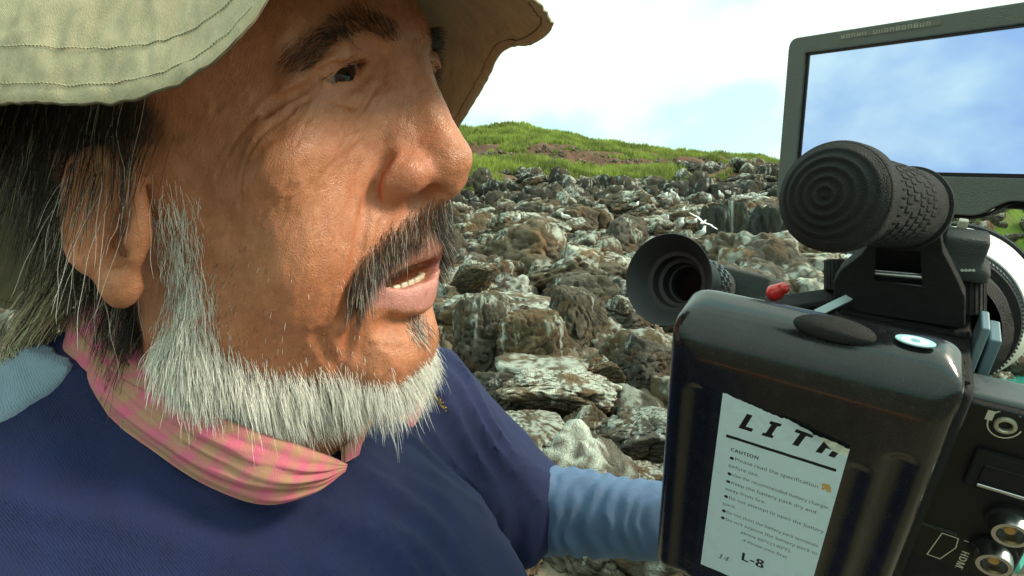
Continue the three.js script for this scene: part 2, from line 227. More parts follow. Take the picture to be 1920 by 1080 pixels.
// ---- grass
{
  const rnd = rng(51), blades = [];
  for (let i = 0; i < 16; i++) { const a = rnd() * 6.28, r = 0.05 * rnd(), h = 0.12 + 0.18 * rnd(), w = 0.012, lean = 0.09 * (rnd() - 0.3); const cx = Math.cos(a), sx = Math.sin(a), x = cx * r, z = sx * r; blades.push(x - sx * w, 0, z + cx * w, x + sx * w, 0, z - cx * w, x + cx * lean * 0.5 - sx * w * 0.6, h * 0.6, z + sx * lean * 0.5 + cx * w * 0.6, x + sx * w, 0, z - cx * w, x + cx * lean * 0.5 + sx * w * 0.6, h * 0.6, z + sx * lean * 0.5 - cx * w * 0.6, x + cx * lean * 0.5 - sx * w * 0.6, h * 0.6, z + sx * lean * 0.5 + cx * w * 0.6, x + cx * lean * 0.5 - sx * w * 0.6, h * 0.6, z + sx * lean * 0.5 + cx * w * 0.6, x + cx * lean * 0.5 + sx * w * 0.6, h * 0.6, z + sx * lean * 0.5 - cx * w * 0.6, x + cx * lean, h, z + sx * lean); }
  const g = geom(blades), N = 70000, im = new THREE.InstancedMesh(g, mat({ color: 0xffffff, roughness: 0.8, side: THREE.DoubleSide, transmission: 0.3, thickness: 0 }), N), o = new THREE.Object3D(), c = new THREE.Color(); let n = 0;
  for (let i = 0; i < N * 5 && n < N; i++) { const a = lerp(-0.35, 1.0, rnd()), d = 23.5 + 26 * rnd(), x = a * d, z = -d, q = grassAt(x, z); if (rnd() > q) continue; const k = 0.75 + 0.4 * n2(x * 0.4, z * 0.4) + 0.25 * rnd(); o.position.set(x, ground(x, z) - 0.02, z); o.rotation.y = rnd() * 6.28; o.scale.setScalar(0.8 + 0.9 * rnd()); o.updateMatrix(); im.setMatrixAt(n, o.matrix); im.setColorAt(n, c.setRGB(0.28 * k, 0.35 * k, 0.045 * k)); n++; }
  im.count = n; im.name = 'grass'; tag(im, 'green grass covering the hill crest and patches of its slope', 'grass', null, 'stuff'); im.castShadow = im.receiveShadow = true; scene.add(im);
}
// ---- sea
{
  const w = noiseTexture(512, (u, v) => 0.5 + 0.25 * tileNoise(u, v, 8) + 0.2 * tileNoise(u, v, 22, 3) + 0.12 * tileNoise(u, v, 55, 6)); w.repeat.set(900, 900);
  const g = new THREE.PlaneGeometry(4000, 4000, 1, 1); g.rotateX(-Math.PI / 2); g.translate(0, SEA, 0);
  const s = mesh('sea', g, mat({ color: lin(0.02, 0.24, 0.19), roughness: 0.12, bumpMap: w, bumpScale: 0.12, specularIntensity: 0.6 })); s.userData.kind = 'structure';
}
let RED;
// ---- seabirds
{
  const parts = (spread) => {
    const m = meshField((x, y, z) => { let d = ell(x, y, z, 0, 0, 0, 40, 42, 95); d = smin(d, cap(x, y, z, 0, 30, 62, 26, 0, 78, 88, 23), 22); d = smin(d, cap(x, y, z, 0, 78, 108, 7, 0, 74, 140, 2.5), 6); d = smin(d, cap(x, y, z, 0, 4, -80, 20, 0, 6, -165, 5), 18); if (spread) { const a = Math.abs(x); d = smin(d, ell(a, y - a * 0.22, z, 120, 12, 12, 130, 13, 58), 14); d = smin(d, ell(a, y - 0.1 * a, z + (a - 240) * 0.35, 290, 22, 4, 140, 12, 36), 14); } else d = smin(d, ell(Math.abs(x), y, z, 36, 6, -20, 14, 30, 98), 8); return d; }, spread ? [-440, -60, -190] : [-60, -60, -190], spread ? [440, 160, 160] : [60, 120, 160], spread ? 9 : 13);
    const col = []; for (let i = 0; i < m.pos.length; i += 3) { const [x, y, z] = m.pos.slice(i, i + 3); const beak = z > 112, cap_ = y > 84 && z > 55 && z < 112, wing = !spread && Math.abs(x) > 30; col.push(...(beak ? [0.5, 0.28, 0.05] : cap_ ? [0.03, 0.03, 0.03] : wing ? [0.5, 0.53, 0.5] : [0.78, 0.8, 0.76])); }
    for (let i = 0; i < m.pos.length; i++) m.pos[i] *= 0.001; return geom(m.pos, m.idx, { color: col });
  };
  const feather = mat({ vertexColors: true, roughness: 0.8 }), stand = parts(false), rnd = rng(15);
  const leg = new THREE.CylinderGeometry(0.004, 0.005, 0.07, 6); leg.translate(0, -0.07, 0);
  const spots = [[1190, 384], [1225, 376], [1244, 367], [1271, 373], [1279, 397], [1248, 408], [1277, 421], [1299, 416], [1314, 438], [1331, 374], [1366, 361], [1374, 371], [1386, 371], [1397, 370], [1414, 370], [1394, 391], [1416, 392], [1195, 367], [1382, 454], [1352, 366], [1430, 366], [1262, 362], [1060, 406], [970, 412]];
  spots.forEach(([px, py], i) => {
    let d = 8; while (d < 40) { const p = at(px, py + 6, d); if (p.y < ground(p.x, p.z) + 0.5) break; d += 0.1; }
    const p = at(px, py, d), b = mesh(numbered('seabird'), stand, feather); tag(b, 'small white tern standing on the distant rocks', 'seabird', 'terns resting on the rocks'); b.position.copy(p); b.rotation.set(-0.5, rnd() * 6.28, 0); b.scale.setScalar(1.1 + 0.25 * rnd());
    for (const s of [-1, 1]) { const l = mesh('leg', leg, RED ??= mat({ color: lin(0.4, 0.1, 0.03), roughness: 0.6 }), b); l.position.set(s * 0.018, 0, 0); l.rotation.x = 0.5; }
  });
  const f = mesh('seabird_flying', parts(true), feather); tag(f, 'white tern in flight with wings spread above the cliff', 'seabird'); f.position.copy(at(1318, 418, 12)); f.rotation.set(0.2, 2.4, 0.45); f.scale.setScalar(0.8); f.name = numbered('flying_seabird');
}
// ================================================================ the man
// head space: millimetres, origin between the pupils, x = his left, y = up, z = the way he faces
const HEAD = (() => {
  const D = Math.PI / 180, m = new THREE.Matrix4();
  const R = new THREE.Matrix4().makeRotationY(73 * D).multiply(new THREE.Matrix4().makeRotationX(-7 * D)).multiply(new THREE.Matrix4().makeRotationZ(10 * D));
  m.makeTranslation(-0.0542, EYE.y + 0.0857, -0.2598).multiply(R).multiply(new THREE.Matrix4().makeScale(1e-3, 1e-3, 1e-3));
  return m;
})();
const HEADinv = HEAD.clone().invert();
// his own proportions: where features sit on this face relative to an average head
const warpHead = (() => {
  const marks = [ // head-space point -> where that feature lies in the view (its depth is kept)
    [-44, -2, -13, 590, 160], [-17, -2, -5, 694, 124], [17, -2, -5, 793, 125], [31, 0, -1, 813, 136], [-31, 0, -1, 652, 139],
    [0, 4, 12, 775, 100], [0, -42, 31, 885, 314], [-21, -46, 14, 722, 340], [-27, -77, 4, 690, 537], [0, -86, 18, 778, 556],
    [-73, -18, -86, 212, 440], [-70, -48, -84, 258, 570], [0, -110, 14, 806, 662], [0, -54, 18, 838, 368],
  ];
  const pts = [], disp = [], v = new THREE.Vector3();
  for (const [x, y, z, px, py] of marks) {
    v.set(x, y, z).applyMatrix4(HEAD); const depth = -v.z, t = at(px, py, depth).applyMatrix4(HEADinv);
    pts.push([x, y, z]); disp.push([t.x - x, t.y - y, t.z - z]);
  }
  for (const p of [[0, 30, -185], [75, 20, -90], [0, 120, -85], [0, -190, -110], [70, -50, -84], [-76, 60, -90], [0, 70, 5], [60, -150, -100], [-60, -150, -100]]) { pts.push(p); disp.push([0, 0, 0]); }
  const n = pts.length, K = pts.map((a, i) => [...pts.map((b) => Math.hypot(a[0] - b[0], a[1] - b[1], a[2] - b[2])), ...disp[i]]);
  for (let i = 0; i < n; i++) K[i][i] -= 4; // slightly smoothing
  for (let c = 0; c < n; c++) { let p = c; for (let r = c + 1; r < n; r++) if (Math.abs(K[r][c]) > Math.abs(K[p][c])) p = r; [K[c], K[p]] = [K[p], K[c]]; for (let r = 0; r < n; r++) if (r !== c) { const f = K[r][c] / K[c][c]; if (f) for (let q = c; q < n + 3; q++) K[r][q] -= f * K[c][q]; } }
  const W = K.map((r, i) => [r[n] / r[i], r[n + 1] / r[i], r[n + 2] / r[i]]);
  return (x, y, z) => { let a = x, b = y, c = z; for (let i = 0; i < n; i++) { const p = pts[i], r = Math.hypot(x - p[0], y - p[1], z - p[2]), w = W[i]; a += w[0] * r; b += w[1] * r; c += w[2] * r; } return [a, b, c]; };
})();
const toWorld = (x, y, z) => { const w = warpHead(x, y, z); return new THREE.Vector3(w[0], w[1], w[2]).applyMatrix4(HEAD); };

const GROOVES = [ // [depth, width, points] on the near half (mirrored)
  [2.2, 3.2, [[21, -37, 9], [27, -47, 8], [34, -62, 4], [37, -76, -2], [37, -84, -5]]], // cheek to mouth fold
  [1.6, 2.4, [[31, -82, 0], [34, -92, -4], [34, -100, -10]]],
  [1.6, 2.6, [[46, -88, -14], [41, -98, -14], [36, -106, -12]]], // jowl crease
  [2.4, 1.7, [[30, 3.5, -1], [38, 2.2, -7], [45, -0.5, -13], [50, -3.5, -19], [55, -7, -24]]], // outer eye fold
  [0.8, 1.0, [[50, -12, -17], [58, -20, -26], [62, -32, -33]]],
  [0.6, 0.9, [[47, -17, -13], [55, -30, -20], [57, -38, -25]]],
  [0.5, 0.8, [[36, -22, -4], [45, -32, -10], [50, -42, -14]]],
  [0.6, 0.8, [[52, 0, -20], [62, 2, -31], [66, 0, -38]]],
  [1.1, 1.3, [[19, -10, -1], [27, -14.5, 0], [36, -15, -4], [43, -12, -10]]], // under the bag
  [0.8, 1.0, [[24, -20, 0], [31, -24, -1], [38, -24, -5]]],
  [1.1, 1.8, [[20.5, -37.5, 11.5], [22.5, -40, 10], [24, -46, 8], [22, -53, 8]]], // round the nostril wing
  [1.5, 4.0, [[0, -97, 10], [10, -96, 7], [18, -94, 2]]], // under the lip
  [0.7, 0.9, [[56, -6, -24], [64, -12, -34], [67, -20, -42]]], [0.6, 0.8, [[56, 4, -24], [64, 8, -34]]], [0.6, 0.9, [[50, -26, -18], [58, -38, -26], [60, -50, -30]]], [0.45, 0.8, [[42, -30, -6], [52, -36, -16], [60, -38, -26]]], [0.45, 0.8, [[44, -46, -6], [50, -58, -12], [52, -70, -16]]], [0.4, 0.7, [[56, -52, -24], [58, -66, -26], [55, -78, -26]]],
  [0.5, 0.8, [[28, -27, -1], [38, -30, -5], [47, -28, -13]]], [0.35, 0.6, [[22, -13, -1], [30, -18, -1], [40, -18, -7]]], [0.5, 0.8, [[8, 8, 10], [7, 16, 11], [8, 24, 10]]], [0.5, 1.2, [[10, -104, 10], [18, -103, 5], [24, -99, -1]]],
  [0.9, 1.1, [[18, 6, -1], [28, 8, 0], [40, 5, -7], [50, -1, -17]]], // lid fold
];
function headField(X, y, z) { return skinRelief(headShape(X, y, z), X, y, z); }
function headShape(X, y, z) {
  const x = Math.abs(X);
  let d = ell(X, y, z, 0, 28, -88, 78, 92, 98);
  d = smin(d, ell(X, y, z, 0, -30, -50, 60, 84, 57), 22);
  d = smin(d, cap(x, y, z, 52, -80, -72, 15, 12, -105, -10, 17), 24);
  d = smin(d, ell(x, y, z, 0, -106, -6, 22, 15, 19), 14);
  d = smin(d, ell(x, y, z, 37, -58, -22, 23, 28, 23), 20);
  d = smin(d, ell(x, y, z, 43, -24, -24, 22, 14, 20), 14);
  d = smin(d, cap(x, y, z, 8, 16, 0, 9.5, 45, 15, -17, 8.5), 12);
  d = smin(d, ell(X, y, z, 0, -72, -14, 35, 26, 31), 14);
  d = smin(d, cap(X, y, z, 0, -70, -84, 54, 0, -220, -112, 60), 26);
  // eye socket, lids
  d = smax(d, -ell(x, y, z, 32, -1, 8, 17, 11, 13), 10);
  const ex = x - 32, ey = y, ez = z + 15, er = Math.hypot(ex, ey, ez);
  d = smin(d, er - 15.0, 4);
  d = smin(d, cap(x, y, z, 20, 6.5, -2.5, 3.2, 36, 7, -1.5, 3.8), 5);
  d = smin(d, cap(x, y, z, 36, 7, -1.5, 3.8, 51, 0, -16, 4), 5);
  d = smin(d, cap(x, y, z, 20, -8, -3, 2.4, 32, -11.5, -1.5, 3), 4);
  d = smin(d, cap(x, y, z, 32, -11.5, -1.5, 3, 46, -8, -12, 2.6), 4);
  // nose
  let nose = cap(X, y, z, 0, 8, 1, 7.5, 0, -20, 11, 8.5);
  nose = smin(nose, cap(X, y, z, 0, -20, 11, 8.5, 0, -39, 19.5, 11.5), 6);
  nose = smin(nose, cap(x, y, z, 8, -6, 0, 5, 13, -38, 9, 7), 8);
  nose = smin(nose, ell(x, y, z, 14.5, -44.5, 12.5, 9, 8.5, 10.5), 5);
  nose = smin(nose, cap(X, y, z, 0, -49, 22, 4.6, 0, -54, 14, 5), 5);
  d = smin(d, nose, 7);
  d = smax(d, -ell(x, y, z, 8.3, -53, 17.5, 4.2, 5, 7), 2.5);
  // lips
  const tl = clamp(x / 27), cz = 20 - 17 * tl * tl, ul = -70.5 - 6.5 * tl * tl, ll = -86.5 + 8.5 * tl * tl;
  d = smin(d, Math.hypot(x - Math.min(x, 26), y - ul, z - cz + 4) - lerp(4.6, 2.2, tl), 5);
  d = smin(d, Math.hypot(x - Math.min(x, 26), (y - ll) * 0.92, z - cz + 4.5) - lerp(6.4, 2.2, tl * tl), 4.5);
  d = smax(d, -ell(X, y, z, 0, -78, 8, 22, 4.2, 18), 2.2);
  // eye opening
  if (er < 26 && ez > 0) {
    const u = ex / 13.2, uu = 1 - u * u, tilt = -0.5 - u * 1.3, yu = tilt + 3.3 * uu * (1 - 0.25 * u), yl = tilt - 3.1 * uu;
    d = smax(d, Math.min(yu - y, y - yl) > 0 && er > 13.0 ? Math.min(yu - y, y - yl, er - 13.0) : d, 1.2);
  }
  // ear
  if (x > 50 && z < -50) {
    const a = 0.22, S = 1.42, py = (y + 21) * S, pz = (z + 80) * S, yy = py * Math.cos(a) + pz * Math.sin(a), zz = -py * Math.sin(a) + pz * Math.cos(a), out = 0.3, xx = (x - 75) * S + (zz - 12) * out; // flares out to the back
    let e = ell(xx, yy, zz, 0, 2, 0, 4.5, 31, 18);
    const ring = Math.hypot(Math.hypot(yy / 1.65 - 1, zz) - 16.5, xx - 2.5) - 3.6; e = smin(e, ring + sstep(-12, -26, yy) * 5, 3);
    e = smax(e, -ell(xx, yy, zz, 6, -3, 3, 10, 15, 9.5), 2.2);
    e = smin(e, Math.hypot(xx - 1, yy + 4, zz - 13) - 5.2, 4);
    e = smin(e, ell(xx, yy, zz, 0, -29, 4, 5.2, 11, 9.5), 6);
    e = smin(e, cap(xx, yy, zz, 1, 16, 2, 2.6, 1, -14, -9, 3), 4);
    d = smin(d, e / S, 5);
  }
  return d;
}
// lays a line of points onto the skin
function onSkin(pts, step = 4) {
  const out = [];
  for (let i = 0; i + 1 < pts.length; i++) { const a = pts[i], b = pts[i + 1], n = Math.max(1, Math.round(Math.hypot(a[0] - b[0], a[1] - b[1], a[2] - b[2]) / step)); for (let k = 0; k < n + (i === pts.length - 2 ? 1 : 0); k++) out.push([0, 1, 2].map((q) => lerp(a[q], b[q], k / n))); }
  for (const p of out) for (let it = 0; it < 6; it++) { const d = headShape(...p), e = 0.5, g = [headShape(p[0] + e, p[1], p[2]) - d, headShape(p[0], p[1] + e, p[2]) - d, headShape(p[0], p[1], p[2] + e) - d].map((q) => q / e), m = g[0] ** 2 + g[1] ** 2 + g[2] ** 2 + 0.05; for (let q = 0; q < 3; q++) p[q] -= d * g[q] / m; if (p[0] < 0) p[0] = 0; }
  return out;
}
const LINES = GROOVES.map(([dep, wid, pts]) => { const p = onSkin(pts), c = [0, 1, 2].map((k) => (Math.min(...p.map((q) => q[k])) + Math.max(...p.map((q) => q[k]))) / 2), r = Math.max(...p.map((q) => Math.hypot(q[0] - c[0], q[1] - c[1], q[2] - c[2]))); return [dep, wid, p, c, r + wid * 2.5]; });
function skinRelief(d, X, y, z) {
  if (Math.abs(d) > 8) return d; const x = Math.abs(X);
  for (const [dep, wid, pts, c, R] of LINES) { if (Math.hypot(x - c[0], y - c[1], z - c[2]) > R + 4) continue; const g = lineDist(x, y, z, pts); if (g < wid * 2.5) { const q = g / wid; d += dep * (Math.exp(-q * q) - 0.28 * Math.exp(-((q - 1.7) ** 2) * 1.5)); } }
  return d + 0.45 * n3(X * 0.07, y * 0.07, z * 0.07) + 0.20 * n3(X * 0.2, y * 0.2, z * 0.2) + 0.10 * n3(X * 0.42, y * 0.42, z * 0.42);
}
let TOOTH;
const headMesh = meshField(headField, [-96, -165, -192], [96, 125, 42], 1.15);
const LIP_LOW = onSkin([[24, -80, 7], [12, -85, 17], [0, -87, 20]]), LIP_UP = onSkin([[25, -75, 6], [12, -71, 17], [0, -70, 21]]);
const hairMask = (x, y, z) => Math.max(sstep(-50, -58, z + 0.25 * y) * sstep(-6, 6, y + 0.1 * z + 6) , sstep(-100, -108, z) * sstep(-90, -70, y));
const skinColor = (x, y, z) => {
  const ax = Math.abs(x), n = fbm(x * 0.045, y * 0.045, z * 0.045, 3), f = 0.6 * n3(x * 0.21 + 7, y * 0.21, z * 0.21) + 0.7 * n3(x * 0.6, y * 0.6 + 3, z * 0.6);
  let r = 0.52 + 0.10 * n + 0.06 * f, g = 0.205 + 0.055 * n + 0.03 * f, b = 0.10 + 0.036 * n + 0.02 * f;
  const mixTo = (k, R, G, B) => { r = lerp(r, R, k); g = lerp(g, G, k); b = lerp(b, B, k); };
  mixTo(0.55 * Math.exp(-((ax - 15) ** 2 + (y + 46) ** 2 + (z - 14) ** 2) / 160), 0.54, 0.165, 0.10); // ruddy wings of the nose
  mixTo(0.5 * sstep(-45, -75, y) * sstep(10, 40, ax), 0.45, 0.15, 0.07);                                  // tanned lower cheek
  mixTo(0.85 * sstep(6.5, 4, lineDist(ax, y, z, LIP_LOW)), 0.62, 0.27, 0.24);  // lip
  mixTo(0.6 * sstep(5, 2.5, lineDist(ax, y, z, LIP_UP)), 0.50, 0.19, 0.16);
  const spot = n3(x * 0.14 + 40, y * 0.14, z * 0.14 - 9); mixTo(0.4 * sstep(0.66, 0.82, spot), 0.30, 0.13, 0.06); // age spots
  const pink = n3(x * 0.08 + 90, y * 0.08, z * 0.08); mixTo(0.25 * sstep(0.35, 0.8, pink), 0.60, 0.20, 0.13);
  mixTo(0.9 * hairMask(x, y, z), 0.03, 0.022, 0.016);
  return [r, g, b];
};
const skinGeo = (() => {
  const p = headMesh.pos, out = new Float32Array(p.length), col = new Float32Array(p.length), uv = new Float32Array(p.length / 3 * 2), v = new THREE.Vector3();
  for (let i = 0; i < p.length; i += 3) {
    const w = warpHead(p[i], p[i + 1], p[i + 2]); v.set(...w).applyMatrix4(HEAD); out.set([v.x, v.y, v.z], i);
    col.set(skinColor(p[i], p[i + 1], p[i + 2]), i);
    uv.set([Math.atan2(p[i], p[i + 2] + 85) * 0.085, p[i + 1] * 0.001], i / 3 * 2);
  }
  return geom(out, headMesh.idx, { color: col, uv });
})();
const poreTex = noiseTexture(512, (u, v) => { const a = tileNoise(u, v, 60), b = tileNoise(u, v, 130, 5), c = tileNoise(u, v, 26, 9); return 0.5 + 0.2 * a + 0.2 * b + 0.16 * c; });
poreTex.repeat.set(30, 30);
const oilTex = noiseTexture(256, (u, v) => 0.52 + 0.22 * tileNoise(u, v, 5) + 0.16 * tileNoise(u, v, 16, 3) + 0.1 * tileNoise(u, v, 60, 8)); oilTex.repeat.set(11, 11);
const skinMat = mat({ vertexColors: true, roughness: 0.8, roughnessMap: oilTex, bumpMap: poreTex, bumpScale: 0.00028, specularIntensity: 1 });
const person = thing('person', 'man in khaki bucket hat, navy shirt and pink neckerchief looking into the video camera', 'person');
mesh('body', skinGeo, skinMat, person);
// eyes
{
  const tex = noiseTexture(256, (u, v) => { const th = Math.acos(clamp(1 - 2 * 0, -1, 1)); return 1; });
  for (const s of [-1, 1]) {
    const g = new THREE.SphereGeometry(13.5, 72, 54), p = g.attributes.position, col = [], gaze = new THREE.Vector3(-0.04, -0.10, 1).normalize(), q = new THREE.Vector3();
    for (let i = 0; i < p.count; i++) {
      q.fromBufferAttribute(p, i).normalize(); const a = Math.acos(clamp(q.dot(gaze), -1, 1)) * 13.5;
      const c = a < 2.0 ? [0.004, 0.004, 0.004] : a < 6.6 ? [0.030, 0.014, 0.007] : a < 7.2 ? [0.05, 0.032, 0.026] : [0.24 + 0.05 * n3(q.x * 9, q.y * 9, q.z * 9), 0.16, 0.13];
      col.push(...c);
      const bulge = a < 6.5 ? 0.5 * (1 - (a / 6.5) ** 2) : 0, w = toWorld(s * 32 + q.x * (13.5 + bulge), q.y * (13.5 + bulge), -15 + q.z * (13.5 + bulge)); p.setXYZ(i, w.x, w.y, w.z);
    }
    g.setAttribute('color', new THREE.Float32BufferAttribute(col, 3)); g.computeVertexNormals();
    mesh('eye', g, mat({ vertexColors: true, roughness: 0.08, specularIntensity: 0.14 }), person);
  }
}
// lower and upper teeth, gum shadowed in the mouth
for (const [yy, hh, zz] of [[-84.2, 3.6, 12], [-71.5, 3.4, 13]]) {
  const g = [];
  for (let i = -4; i <= 4; i++) { const a = i * 0.24, b = new RoundedBoxGeometry(5.0, hh * 2.1, 4, 3, 1.3); b.rotateY(a); b.translate(Math.sin(a) * 21, yy, zz - 21 + Math.cos(a) * 19.5); g.push(b); }
  g.forEach((b) => { const p = b.attributes.position; for (let i = 0; i < p.count; i++) { const w = toWorld(p.getX(i), p.getY(i), p.getZ(i)); p.setXYZ(i, w.x, w.y, w.z); } b.computeVertexNormals(); mesh('tooth', b, TOOTH ??= mat({ color: lin(0.62, 0.56, 0.44), roughness: 0.25 }), person); });
}
// ---------------------------------------------------------------- hair: every strand is a thin tapered tube
function strandGeo(list) { // list of { p: [Vector3...], r, c: [r,g,b] }
  let nv = 0, ni = 0; for (const s of list) { nv += s.p.length * 3; ni += (s.p.length - 1) * 18; }
  const pos = new Float32Array(nv * 3), col = new Float32Array(nv * 3), idx = new Uint32Array(ni); let a = 0, q = 0;
  const T = V(0, 0, 0), N = V(0, 0, 0), Bn = V(0, 0, 0), W = V(0, 0, 0);
  for (const s of list) {
    const n = s.p.length, b0 = a;
    for (let i = 0; i < n; i++) {
      T.subVectors(s.p[Math.min(i + 1, n - 1)], s.p[Math.max(i - 1, 0)]).normalize(); N.set(0.31, 0.2, 0.93).cross(T).normalize(); Bn.crossVectors(T, N);
      const r = s.r * (i === n - 1 ? 0.12 : 1 - 0.45 * i / n);
      for (let k = 0; k < 3; k++) { const th = k * 2.0944; W.copy(s.p[i]).addScaledVector(N, Math.cos(th) * r).addScaledVector(Bn, Math.sin(th) * r); pos.set([W.x, W.y, W.z], a * 3); col.set(s.c, a * 3); a++; }
    }
    for (let i = 0; i < n - 1; i++) for (let k = 0; k < 3; k++) { const u = b0 + i * 3 + k, v = b0 + i * 3 + (k + 1) % 3; idx.set([u, v, u + 3, v, v + 3, u + 3], q); q += 6; }
  }
  return geom(pos, idx, { color: col });
}
const hairMat = mat({ vertexColors: true, roughness: 0.42, specularIntensity: 0.6 });
const FWD = V(0, 0, 1).transformDirection(HEAD), LEFT = V(1, 0, 0).transformDirection(HEAD), UPH = V(0, 1, 0).transformDirection(HEAD), DOWN = V(0, -1, 0);
const roots = (mask, density, seed) => { // points on the skin, chosen with the probability mask(x, y, z) gives
  const rnd = rng(seed), p = headMesh.pos, W = skinGeo.attributes.position, N = skinGeo.attributes.normal, out = [];
  for (let i = 0; i < p.length / 3; i++) {
    const x = p[3 * i], y = p[3 * i + 1], z = p[3 * i + 2], k = mask(x, y, z); if (k <= 0) continue;
    let n = k * density; n = Math.floor(n) + (rnd() < n % 1 ? 1 : 0);
    while (n-- > 0) out.push({ h: [x, y, z], w: V(W.getX(i) + (rnd() - 0.5) * 0.0012, W.getY(i) + (rnd() - 0.5) * 0.0012, W.getZ(i) + (rnd() - 0.5) * 0.0012), n: V(N.getX(i), N.getY(i), N.getZ(i)), rnd });
  }
  return out;
};
function grow(r, { len, dir, pull, wave = 0.15, seg = 5, rad = 0.00011, color }) {
  const p = [r.w.clone().addScaledVector(r.n, -0.0005)], d = dir(r).normalize(), L = len / seg, c = p[0].clone(), ph = r.rnd() * 9, side = V(r.rnd() - 0.5, r.rnd() - 0.5, r.rnd() - 0.5);
  for (let i = 0; i < seg; i++) { d.addScaledVector(pull, 0.9 / seg).addScaledVector(side, wave * Math.cos(ph + i * 1.3)).normalize(); c.addScaledVector(d, L); p.push(c.clone()); }
  return { p, r: rad * (0.75 + 0.5 * r.rnd()), c: color };
}
const JAW = onSkin([[67, -24, -64], [67, -46, -67], [64, -76, -72], [56, -101, -55], [39, -119, -31], [18, -127, -9], [0, -127, -2]]);
const white = (r, k = 1) => { const t = r() , v = (0.80 + 0.16 * t) * k; return t < 0.05 ? [0.12, 0.10, 0.08] : t < 0.13 ? [0.34, 0.31, 0.26] : [v, v * 0.99, v * 0.90]; };
{
  const list = [];
  for (const r of roots((x, y, z) => { if (Math.abs(x) > 70.5 && y > -66) return 0; const d = lineDist(Math.abs(x), y, z, JAW), w = lerp(8, 13, sstep(-40, -80, y)); return lerp(0.4, 1, sstep(-22, -72, y)) * Math.pow(sstep(w + 11, w - 7, d), 1.7) * (x < 25 ? 1 : 0.4); }, 1.85, 5)) {
    const [x, y] = r.h, low = sstep(-40, -95, y), cell = r.h.map((q) => Math.floor(q / 5.5 + 0.35 * n3(r.h[0] * 0.2, r.h[1] * 0.2, r.h[2] * 0.2))), hs = (k) => { const q = Math.sin(cell[0] * 12.99 + cell[1] * 78.23 + cell[2] * 37.7 + k * 9.1) * 43758.54; return q - Math.floor(q); }, lockDir = V(hs(1) - 0.5, hs(2) - 0.5, hs(3) - 0.5);
    const thin = sstep(lerp(8, 13, low) + 10, lerp(8, 13, low) - 6, lineDist(Math.abs(x), y, r.h[2], JAW));
    list.push(grow(r, { len: lerp(0.35, 1, thin) * lerp(1, 0.9, sstep(-22, -4, x)) * lerp(0.011, 0.0155, low) * (0.75 + 0.5 * hs(4)) * (0.45 + 0.75 * r.rnd() + (r.rnd() < 0.06 ? 0.5 : 0)), rad: 0.000085, dir: (q) => q.n.clone().multiplyScalar(lerp(0.45, 0.7, low)).addScaledVector(DOWN, 0.75).addScaledVector(FWD, 0.3).addScaledVector(lockDir, 1.0).add(V(r.rnd() - 0.5, r.rnd() - 0.5, r.rnd() - 0.5).multiplyScalar(0.5)), pull: DOWN.clone().addScaledVector(lockDir, -1.1).addScaledVector(FWD, 0.25), wave: 0.5, seg: 5, color: white(r.rnd) }));
  }
  mesh('beard', strandGeo(list), hairMat, person);
}
{ // moustache
  const M = onSkin([[0, -60, 21], [10, -61, 20], [22, -66, 12], [30, -73, 4], [32, -77, 1]]), list = [];
  for (const r of roots((x, y, z) => sstep(7.5, 4, lineDist(Math.abs(x), y, z, M)) * (z > -12 ? 1 : 0), 1.5, 7)) {
    const s = Math.sign(r.h[0]) * sstep(0, 10, Math.abs(r.h[0])), t = r.rnd(), out = Math.abs(r.h[0]) / 30;
    const c = t < 0.76 + 0.12 * (1 - out) ? [0.022 + 0.03 * r.rnd(), 0.017 + 0.02 * r.rnd(), 0.014 + 0.012 * r.rnd()] : t < 0.85 ? [0.2, 0.15, 0.11] : [0.5, 0.46, 0.4];
    list.push(grow(r, { len: 0.0065 + 0.008 * r.rnd(), dir: (q) => q.n.clone().multiplyScalar(0.5).addScaledVector(DOWN, 0.8).addScaledVector(LEFT, s * 0.45), pull: DOWN.clone().multiplyScalar(0.7), wave: 0.34, rad: 0.00009, color: c }));
  }
  mesh('moustache', strandGeo(list), hairMat, person);
}
{ // tuft under the lip and thin stubble on the cheeks
  const list = [];
  for (const r of roots((x, y, z) => Math.max(sstep(9, 3, Math.hypot(x * 0.8, y + 99, (z - 8) * 0.5)) * 0.8, z > -60 && y < -45 && y > -112 && Math.abs(x) > 26 ? 0.014 + 0.16 * sstep(34, 16, lineDist(Math.abs(x), y, z, JAW)) : 0), 1, 9)) {
    const tuft = Math.abs(r.h[0]) < 14; list.push(grow(r, { len: tuft ? 0.009 * (0.6 + r.rnd() * 0.6) : 0.0012 + 0.0022 * r.rnd(), dir: (q) => q.n.clone().addScaledVector(DOWN, 0.8), pull: DOWN, seg: 4, rad: 0.00009, color: r.rnd() < 0.5 ? white(r.rnd, 0.8) : [0.06, 0.05, 0.04] }));
  }
  mesh('stubble', strandGeo(list), hairMat, person).userData.kind = 'stuff';
}
for (const s of [-1, 1]) { // eyebrows
  const B = onSkin([[13, 12, 9], [26, 15.5, 6], [38, 14, -5], [48, 9.5, -15]]), list = [];
  for (const r of roots((x, y, z) => (x * s > 0 && z > -40 ? sstep(6, 2.5, lineDist(x * s, y, z, B)) : 0), 1.1, 13 + s)) list.push(grow(r, { len: 0.007 + 0.005 * r.rnd(), dir: (q) => q.n.clone().multiplyScalar(0.4).addScaledVector(LEFT, s).addScaledVector(UPH, 0.35 - 0.8 * sstep(30, 48, q.h[0] * s)), pull: DOWN.clone().multiplyScalar(0.3), wave: 0.22, rad: 0.000085, color: r.rnd() < 0.12 ? [0.2, 0.16, 0.12] : [0.028 + 0.02 * r.rnd(), 0.022 + 0.012 * r.rnd(), 0.016] }));
  mesh('eyebrow', strandGeo(list), hairMat, person);
}
